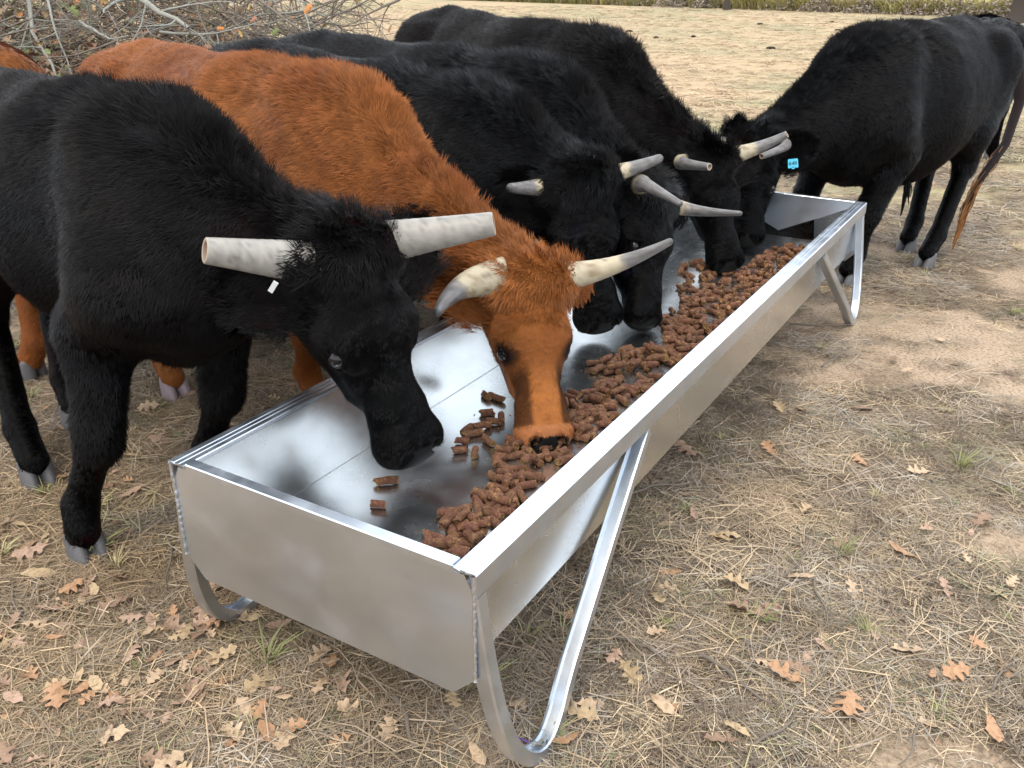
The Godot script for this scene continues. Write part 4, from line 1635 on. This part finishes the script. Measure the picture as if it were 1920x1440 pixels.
# ------------------------------------------------------------------ materials
func build_materials() -> void:
	noise.seed = 3
	noise.frequency = 0.11
	noise.fractal_octaves = 3
	M.hide = mat(Color(1, 1, 1), 0.5, 0.0, true, 0.15)
	M.fur = mat(Color(1, 1, 1), 0.42, 0.0, true, 0.2)
	M.eye = mat(Color(0.006, 0.005, 0.006), 0.04, 0.0, false, 0.4)
	M.horn = mat(Color(1, 1, 1), 0.48, 0.0, true)
	M.horn.normal_enabled = true
	M.horn.normal_texture = noise_tex(0.03, [], 256, 9, FastNoiseLite.TYPE_SIMPLEX_SMOOTH, 5, true, 3.0)
	M.horn.normal_scale = 0.35
	triplanar(M.horn, 5.0)
	M.hoof = mat(Color(0.075, 0.072, 0.075), 0.6)
	M.hoof.normal_enabled = true
	M.hoof.normal_texture = M.horn.normal_texture
	M.hoof.normal_scale = 0.6
	triplanar(M.hoof, 9.0)
	M.hoof_pale = mat(Color(0.22, 0.17, 0.18), 0.6)
	# galvanised steel: blotched zinc, softly mirroring
	var rough := noise_tex(0.008, [[0.0, Color(0.07, 0.07, 0.07)], [0.5, Color(0.10, 0.10, 0.10)], [1.0, Color(0.17, 0.17, 0.17)]], 512, 31, FastNoiseLite.TYPE_SIMPLEX_SMOOTH, 3)
	var tint := noise_tex(0.007, [[0.0, Color(0.50, 0.565, 0.65)], [0.5, Color(0.565, 0.615, 0.68)], [1.0, Color(0.62, 0.655, 0.70)]], 512, 33, FastNoiseLite.TYPE_SIMPLEX_SMOOTH, 4)
	for k in ["pan", "rail", "leg", "zinc_end", "weld"]:
		var m := mat(Color(1, 1, 1), 1.0, 1.0)
		m.albedo_texture = tint
		m.roughness_texture = rough
		m.roughness_texture_channel = BaseMaterial3D.TEXTURE_CHANNEL_RED
		triplanar(m, {"pan": 1.3, "rail": 2.5, "leg": 3.0, "zinc_end": 1.4, "weld": 30.0}[k])
		M[k] = m
	# the pan's floor is scuffed and smeared by wet muzzles
	M.pan.roughness_texture = noise_tex(0.009, [[0.0, Color(0.035, 0.035, 0.035)], [1.0, Color(0.075, 0.075, 0.075)]], 512, 41, FastNoiseLite.TYPE_SIMPLEX_SMOOTH, 4)
	M.pan.albedo_texture = noise_tex(0.006, [[0.0, Color(0.57, 0.60, 0.615)], [1.0, Color(0.66, 0.68, 0.685)]], 512, 43, FastNoiseLite.TYPE_SIMPLEX_SMOOTH, 4)
	M.marker = mat(Color(0.05, 0.02, 0.12), 0.6)
	M.pellets = []
	for i in 4:
		var t: float = [0.75, 0.9, 1.0, 0.85][i]
		M.pellets.append(mat(Color(t, t * [1.0, 0.95, 1.02, 1.05][i], t), 0.8, 0.0, true, 0.35))
	M.pellet_far = mat(Color(1, 1, 1), 0.8, 0.0, true, 0.35)
	var fleck := noise_tex(0.06, [[0.0, Color(0.36, 0.31, 0.30)], [0.5, Color(0.5, 0.45, 0.44)], [0.6, Color(0.72, 0.68, 0.62)], [0.7, Color(1, 1, 0.94)], [1.0, Color(1, 1, 1)]], 256, 47, FastNoiseLite.TYPE_SIMPLEX_SMOOTH, 4)
	for m in M.pellets + [M.pellet_far]:
		m.albedo_texture = fleck
		m.uv1_triplanar = true
		m.uv1_scale = Vector3.ONE * 11.0
	M.soil = mat(Color(1, 1, 1), 0.95, 0.0, true, 0.2)
	M.soil.albedo_texture = noise_tex(0.045, [[0.0, Color(0.38, 0.36, 0.34)], [0.35, Color(0.75, 0.73, 0.7)], [0.55, Color(1, 1, 1)], [0.8, Color(1.0, 0.96, 0.9)], [1.0, Color(1, 1, 0.96)]], 1024, 51, FastNoiseLite.TYPE_SIMPLEX_SMOOTH, 7)
	M.soil.heightmap_enabled = false
	M.soil.normal_enabled = true
	M.soil.normal_texture = noise_tex(0.03, [], 1024, 53, FastNoiseLite.TYPE_SIMPLEX_SMOOTH, 6, true, 9.0)
	M.soil.normal_scale = 0.5
	triplanar(M.soil, 1.1)
	M.straw = mat(Color(1, 1, 1), 0.75, 0.0, true, 0.35)
	M.straw.backlight_enabled = true
	M.straw.backlight = Color(0.25, 0.25, 0.25)
	M.leaves = []
	for c in [Color(0.42, 0.305, 0.20), Color(0.345, 0.20, 0.11), Color(0.235, 0.15, 0.10), Color(0.345, 0.23, 0.165), Color(0.38, 0.28, 0.165)]:
		var m := mat(c, 0.65, 0.0, false, 0.4)
		m.albedo_texture = noise_tex(0.03, [[0.0, Color(0.45, 0.38, 0.32)], [0.4, Color(0.85, 0.83, 0.8)], [0.7, Color(1, 1, 1)], [1.0, Color(1, 0.98, 0.95)]], 128, 61, FastNoiseLite.TYPE_SIMPLEX_SMOOTH, 5) if M.leaves.is_empty() else M.leaves[0].albedo_texture
		triplanar(m, 14.0)
		m.backlight_enabled = true
		m.backlight = Color(0.3, 0.2, 0.1)
		M.leaves.append(m)
	M.twig = mat(Color(0.135, 0.112, 0.09), 0.85, 0.0, false, 0.3)
	M.lichen = mat(Color(1, 1, 1), 0.9, 0.0, false, 0.2)
	M.lichen.albedo_texture = noise_tex(0.05, [[0.0, Color(0.13, 0.115, 0.095)], [0.42, Color(0.25, 0.23, 0.2)], [0.58, Color(0.19, 0.205, 0.185)], [1.0, Color(0.25, 0.27, 0.245)]], 256, 71, FastNoiseLite.TYPE_SIMPLEX_SMOOTH, 5)
	triplanar(M.lichen, 5.0)
	M.bark = mat(Color(0.055, 0.046, 0.04), 0.95, 0.0, false, 0.1)
	M.post = mat(Color(0.10, 0.075, 0.06), 0.8)
	M.dung = mat(Color(0.03, 0.024, 0.02), 1.0, 0.0, false, 0.05)
	M.tag_blue = mat(Color(0.055, 0.42, 0.62), 0.45)
	M.tag_white = mat(Color(0.4, 0.41, 0.42), 0.4)
	M.ink = mat(Color(0.008, 0.010, 0.018), 0.6)
	M.tail = mat(Color(1, 1, 1), 0.6, 0.0, true, 0.15)
	MESH.tuft = tuft_mesh(40, 11, 0.95, 0.026, 0.12, 0.26)
	MESH.shag = tuft_mesh(34, 12, 0.8, 0.022, 0.20, 0.36)
	MESH.hoof = hoof_mesh()

# ------------------------------------------------------------------ the herd
func build_herd() -> void:
	var near := make_cow({"label": "black cow at the trough's end with two thick pale sawn-off horns", "coat": "black",
		"w": Vector3(-0.934, 1.235, -2.331), "h": Vector3(-1.724, 1.235, -3.115),
		"p": Vector3(-0.365, 0.928, -2.055), "m": Vector3(-0.200, 0.425, -1.93), "sag": -0.135, "forelock": 0.4, "l": Vector3(0.68, 0.09, -0.73), "headwide": 1.12,
		"ears": [Vector3(-1, -0.02, 0.12), Vector3(0.6, 0.2, -0.7)], "RF": Vector2(-1.227, -2.129), "LF": Vector2(-0.97, -2.48), "RH": Vector2(-1.56, -2.53), "LH": Vector2(-1.62, -2.95),
		"rt": Vector3(-0.675, 0.961, -1.897), "lt": Vector3(-0.048, 0.958, -2.159), "curl": 0.5, "straight": true, "hr": 0.047, "horn_tip": 0.58, "sawn": 1.0, "horn_dark": 1.5,
		"cell": 0.015, "hcell": 0.0055, "furd": 4080.0, "furl": 1.1})
	# small white clip in its ear
	var clip := CAM + ray(512, 538) * 1.86
	part("ear_tag", box_mesh(Vector3(0.011, 0.026, 0.004)), M.tag_white, near, near.transform.affine_inverse() * Transform3D(Basis(Vector3(0, 0, 1), -0.6), clip))
	make_cow({"label": "orange brown cow with dark eye patches and cream horns eating from trough", "coat": "orange",
		"w": Vector3(-0.594, 1.245, -3.001), "h": Vector3(-1.523, 1.285, -3.962),
		"p": Vector3(0.058, 0.752, -2.425), "m": Vector3(0.113, 0.338, -2.165), "sag": -0.165, "rhorn": 1.3, "l": Vector3(0.84, 0.25, -0.45),
		"ears": [Vector3(-0.95, 0.22, -0.1), Vector3(0.1, 0.5, -0.85)], "RF": Vector2(-0.78, -3.12), "LF": Vector2(-0.833, -3.283), "RH": Vector2(-1.346, -3.204), "LH": Vector2(-1.22, -3.84),
		"rt": Vector3(-0.2, 0.698, -2.24), "lt": Vector3(0.442, 0.841, -2.436), "curl": 0.5, "hr": 0.046, "horn_tip": 0.22, "horn_dark": 0.6, "sawn": 0.2,
		"cell": 0.016, "hcell": 0.0055, "furd": 3600.0, "furl": 1.0, "forelock": 1.6})
	make_cow({"label": "black cow with curly forehead and short upturned horns behind the orange cow", "coat": "blue",
		"w": Vector3(-0.149, 1.17, -3.435), "h": Vector3(-1.121, 1.28, -4.246),
		"p": Vector3(0.244, 0.887, -3.079), "m": Vector3(0.342, 0.37, -2.968), "l": Vector3(0.93, 0.13, -0.33),
		"ears": [Vector3(-0.95, 0.12, 0.05), Vector3(0.7, 0.3, -0.5)], "rt": Vector3(-0.009, 0.878, -2.965), "lt": Vector3(0.521, 0.934, -3.209), "curl": 0.5, "hr": 0.034, "horn_tip": 0.42, "horn_dark": 0.45, "sawn": 0.3,
		"cell": 0.019, "hcell": 0.0075, "furd": 3400.0, "furl": 1.15, "forelock": 1.2})
	make_cow({"label": "black cow in profile whose horns curve forward, eating between two black cows", "coat": "blue",
		"w": Vector3(0.063, 1.215, -3.89), "h": Vector3(-0.951, 1.29, -4.785),
		"p": Vector3(0.57, 0.79, -3.30), "m": Vector3(0.536, 0.36, -3.05), "l": Vector3(0.56, -0.1, -0.82),
		"ears": [Vector3(-0.5, 0.75, -0.3), Vector3(0.5, 0.5, -0.6)], "rt": Vector3(0.566, 0.823, -2.986), "lt": Vector3(0.84, 0.728, -3.25), "curl": 0.55, "hr": 0.038, "rhorn": 1.15, "horn_tip": 0.24, "horn_dark": 0.42, "sawn": 0.3,
		"cell": 0.021, "hcell": 0.009, "furd": 3300.0, "furl": 1.2})
	make_cow({"label": "tall shaggy black cow with brownish head beside the far black steer", "coat": "black",
		"w": Vector3(0.379, 1.29, -4.517), "h": Vector3(-0.381, 1.385, -5.842),
		"p": Vector3(0.89, 0.81, -4.02), "m": Vector3(0.977, 0.36, -3.8), "l": Vector3(0.8, 0.35, -0.35),
		"ears": [Vector3(-0.6, 0.6, -0.4), Vector3(0.7, 0.4, -0.5)], "rt": Vector3(0.824, 0.8, -3.774), "lt": Vector3(1.216, 0.892, -4.057), "curl": 0.5, "hr": 0.042, "horn_tip": 0.36, "horn_dark": 0.5, "sawn": 1.0,
		"cell": 0.021, "hcell": 0.009, "furd": 3400.0, "furl": 1.3})
	var steer := make_cow({"label": "black steer with blue ear tag standing at the trough's far end", "coat": "blue",
		"w": Vector3(1.89, 1.30, -4.95), "h": Vector3(2.57, 1.35, -5.55), "long": 0.98, "deep": 1.16, "wide": 1.12,
		"p": Vector3(1.17, 0.81, -4.42), "m": Vector3(1.11, 0.38, -4.17), "l": Vector3(0.78, -0.2, 0.5),
		"ears": [Vector3(0.1, 0.9, -0.3), Vector3(0.9, 0.3, 0.1)], "LF": Vector2(1.853, -4.703), "RF": Vector2(1.569, -4.914), "LH": Vector2(2.411, -5.018), "RH": Vector2(2.441, -5.361),
		"rt": Vector3(0.94, 0.855, -4.55), "lt": Vector3(1.145, 0.777, -4.164), "curl": 0.5, "hr": 0.034, "horn_tip": 0.4, "horn_dark": 0.35, "sawn": 1.0,
		"cell": 0.021, "hcell": 0.009, "furd": 3800.0, "furl": 1.0})
	add_steer_details(steer)
	make_cow({"label": "orange brown cow half out of view behind the near black cow", "coat": "orange",
		"w": Vector3(-3.36, 1.30, -4.1), "h": Vector3(-2.28, 1.33, -3.78),
		"p": Vector3(-4.0, 0.9, -4.4), "m": Vector3(-4.2, 0.5, -4.3), "l": Vector3(0.2, 0, 1.0), "RH": Vector2(-2.0, -3.9), "LH": Vector2(-1.97, -3.36),
		"rt": Vector3(-4.0, 1.05, -4.7), "lt": Vector3(-3.9, 1.05, -4.1),
		"cell": 0.018, "hcell": 0.012, "furd": 3400.0, "furl": 1.0})
	make_cow({"label": "black cow mostly hidden behind the far steer's back", "coat": "blue",
		"w": Vector3(4.7, 1.22, -9.6), "h": Vector3(4.35, 1.25, -8.6),
		"p": Vector3(4.95, 0.9, -10.2), "m": Vector3(5.0, 0.5, -10.4), "l": Vector3(-1.0, 0, 0.2),
		"rt": Vector3(5.25, 1.0, -10.2), "lt": Vector3(4.65, 1.0, -10.2),
		"cell": 0.024, "hcell": 0.014, "furd": 720.0, "furl": 1.0})

func text_mesh(txt: String, size: float) -> TextMesh:
	var t := TextMesh.new()
	var fnt := SystemFont.new()
	fnt.font_names = PackedStringArray(["Droid Sans"])
	fnt.font_weight = 700
	t.font = fnt
	t.text = txt
	t.font_size = 32
	t.pixel_size = size / 32.0
	t.depth = 0.001
	return t

func add_steer_details(cow: Node3D) -> void:
	var inv := cow.transform.affine_inverse()
	# blue numbered tag hanging in the near ear
	var c := CAM + ray(1487, 307) * 4.16
	var z := (CAM - c + Vector3(-0.4, 0, 0)).normalized()
	var x := Vector3.UP.cross(z).normalized().rotated(z, 0.18)
	var xf := inv * Transform3D(Basis(x, z.cross(x), z).scaled_local(Vector3.ONE * 0.66), c)
	var st := SurfaceTool.new()
	st.begin(Mesh.PRIMITIVE_TRIANGLES)
	var out := PackedVector2Array()
	for q in [[0.026, 0.026, 0.008, 0.0], [-0.026, 0.026, 0.008, 0.25], [-0.029, -0.024, 0.006, 0.5], [-0.012, -0.026, 0.001, 0.5], [-0.008, -0.034, 0.002, 0.5], [0.008, -0.034, 0.002, 0.75], [0.012, -0.026, 0.001, 0.75], [0.029, -0.024, 0.006, 0.75]]:
		for k in 4:
			var a: float = (q[3] + k / 12.0) * TAU
			out.append(Vector2(q[0], q[1]) + Vector2(cos(a), sin(a)) * (q[2] as float))
	var prof := PackedVector3Array([Vector3(0, 0, -0.001), Vector3(0, 0, 0.001)])
	var tagm := sweep(prof, PackedVector3Array([Vector3(1, 0, 0), Vector3(1, 0, 0)]), PackedVector3Array([Vector3(0, 1, 0), Vector3(0, 1, 0)]), out)
	var tg := part("ear_tag", tagm, M.tag_blue, cow, xf)
	part("tag_number", text_mesh("649", 0.034), M.ink, tg, Transform3D(Basis(), Vector3(0, 0.003, 0.0016)))
	part("tag_number", text_mesh("649", 0.010), M.ink, tg, Transform3D(Basis(), Vector3(0, -0.024, 0.0016)))
	# tail with a brown switch
	var pts := []
	for q in [[1905, 95, 5.72], [1912, 190, 5.78], [1885, 270, 5.62], [1842, 330, 5.5], [1820, 372, 5.44], [1808, 405, 5.42], [1798, 432, 5.4]]:
		pts.append(inv * (CAM + ray(q[0], q[1]) * (q[2] as float)))
	var v := PackedVector3Array()
	var idx := PackedInt32Array()
	tube(v, idx, pts, [0.045, 0.034, 0.028, 0.022, 0.018, 0.012, 0.004], 10)
	var col := PackedColorArray()
	for i in v.size():
		col.append(Color(0.012, 0.010, 0.009))
	var tail := part("tail", arr_mesh(v, smooth_normals(v, idx), idx, col), M.tail, cow)
	hair_lock(tail, pts.slice(2), 260, 0.035, Color(0.22, 0.095, 0.035), Color(0.03, 0.02, 0.014), 0.30)
	# hanging hair of the sheath under the belly
	var sh := []
	for q in [[1700, 318, 5.02], [1702, 345, 5.02], [1694, 380, 5.02]]:
		sh.append(inv * (CAM + ray(q[0], q[1]) * (q[2] as float)))
	var sv := PackedVector3Array()
	var si := PackedInt32Array()
	tube(sv, si, [sh[0] + Vector3(0, 0.12, 0), sh[0] + Vector3(0, 0.03, 0), sh[0], sh[1]], [0.07, 0.05, 0.032, 0.012], 10)
	var sc := PackedColorArray()
	for i in sv.size():
		sc.append(Color(0.01, 0.009, 0.009))
	var sheath := part("sheath", arr_mesh(sv, smooth_normals(sv, si), si, sc), M.tail, cow)
	hair_lock(sheath, sh, 70, 0.022, Color(0.012, 0.010, 0.009), Color(0.008, 0.007, 0.007), 0.16)

func hair_lock(parent: Node3D, pts: Array, count: int, spread: float, ca: Color, cb: Color, len: float) -> void:
	var r := RandomNumberGenerator.new()
	r.seed = count
	var v := PackedVector3Array()
	var n := PackedVector3Array()
	var idx := PackedInt32Array()
	var col := PackedColorArray()
	var segs := pts.size() - 1
	for i in count:
		var t := r.randf() * segs
		var k := mini(int(t), segs - 1)
		var p: Vector3 = (pts[k] as Vector3).lerp(pts[k + 1], t - k)
		var d: Vector3 = (pts[k + 1] - pts[k]).normalized()
		var sc := spread * (1.0 - 0.8 * t / segs)
		var o := Vector3(r.randfn(), r.randfn(), r.randfn()) * sc * 0.55
		var l := len * r.randf_range(0.4, 1.0) * (1.0 - 0.55 * t / segs)
		var b := v.size()
		var q := p + d * l * 0.5
		strand(v, n, idx, p + o * 0.6, q + o, p + d * l + o * 0.5 + Vector3(0, -0.02, 0), 0.0032, r)
		var c := ca.lerp(cb, r.randf() * r.randf())
		for m in v.size() - b:
			col.append(c)
	part("hair_lock", arr_mesh(v, n, idx, col), M.tail, parent).set_meta("kind", "stuff")

# ------------------------------------------------------------------ scene
func _ready() -> void:
	var cam := Camera3D.new()
	cam.name = "camera"
	cam.transform = Transform3D(Basis(CX, -CD, -CF).orthonormalized(), CAM)
	cam.fov = rad_to_deg(2.0 * atan(720.0 / FX))
	cam.far = 2000.0
	cam.near = 0.05
	add_child(cam)
	cam.current = true
	var env := Environment.new()
	env.background_mode = Environment.BG_SKY
	var sky := Sky.new()
	var sm := ProceduralSkyMaterial.new()
	sm.sky_top_color = Color(0.95, 0.97, 1.0)
	sm.sky_horizon_color = Color(0.90, 0.93, 0.97)
	sm.sky_curve = 0.2
	sm.ground_bottom_color = Color(0.45, 0.39, 0.31)
	sm.ground_horizon_color = Color(0.7, 0.66, 0.58)
	sm.sun_angle_max = 20.0
	sky.sky_material = sm
	env.sky = sky
	env.tonemap_mode = Environment.TONE_MAPPER_LINEAR
	env.tonemap_exposure = 2.35
	env.background_energy_multiplier = 1.35
	env.sdfgi_enabled = true
	env.ssao_enabled = true
	env.ssil_enabled = true
	var we := WorldEnvironment.new()
	we.name = "environment"
	we.environment = env
	add_child(we)
	var sun := DirectionalLight3D.new()
	sun.name = "sun"
	sun.light_energy = 0.32
	sun.light_angular_distance = 24.0
	sun.light_color = Color(1.0, 0.96, 0.90)
	sun.shadow_enabled = true
	sun.rotation_degrees = Vector3(-62, -35, 0)
	add_child(sun)
	rng.seed = 2
	build_materials()
	build_ground()
	build_far()
	print("far ", Time.get_ticks_msec())
	build_trough()
	build_herd()
	print("herd ", Time.get_ticks_msec())
	build_feed()
	build_brush()
	build_litter()
	print("done ", Time.get_ticks_msec())
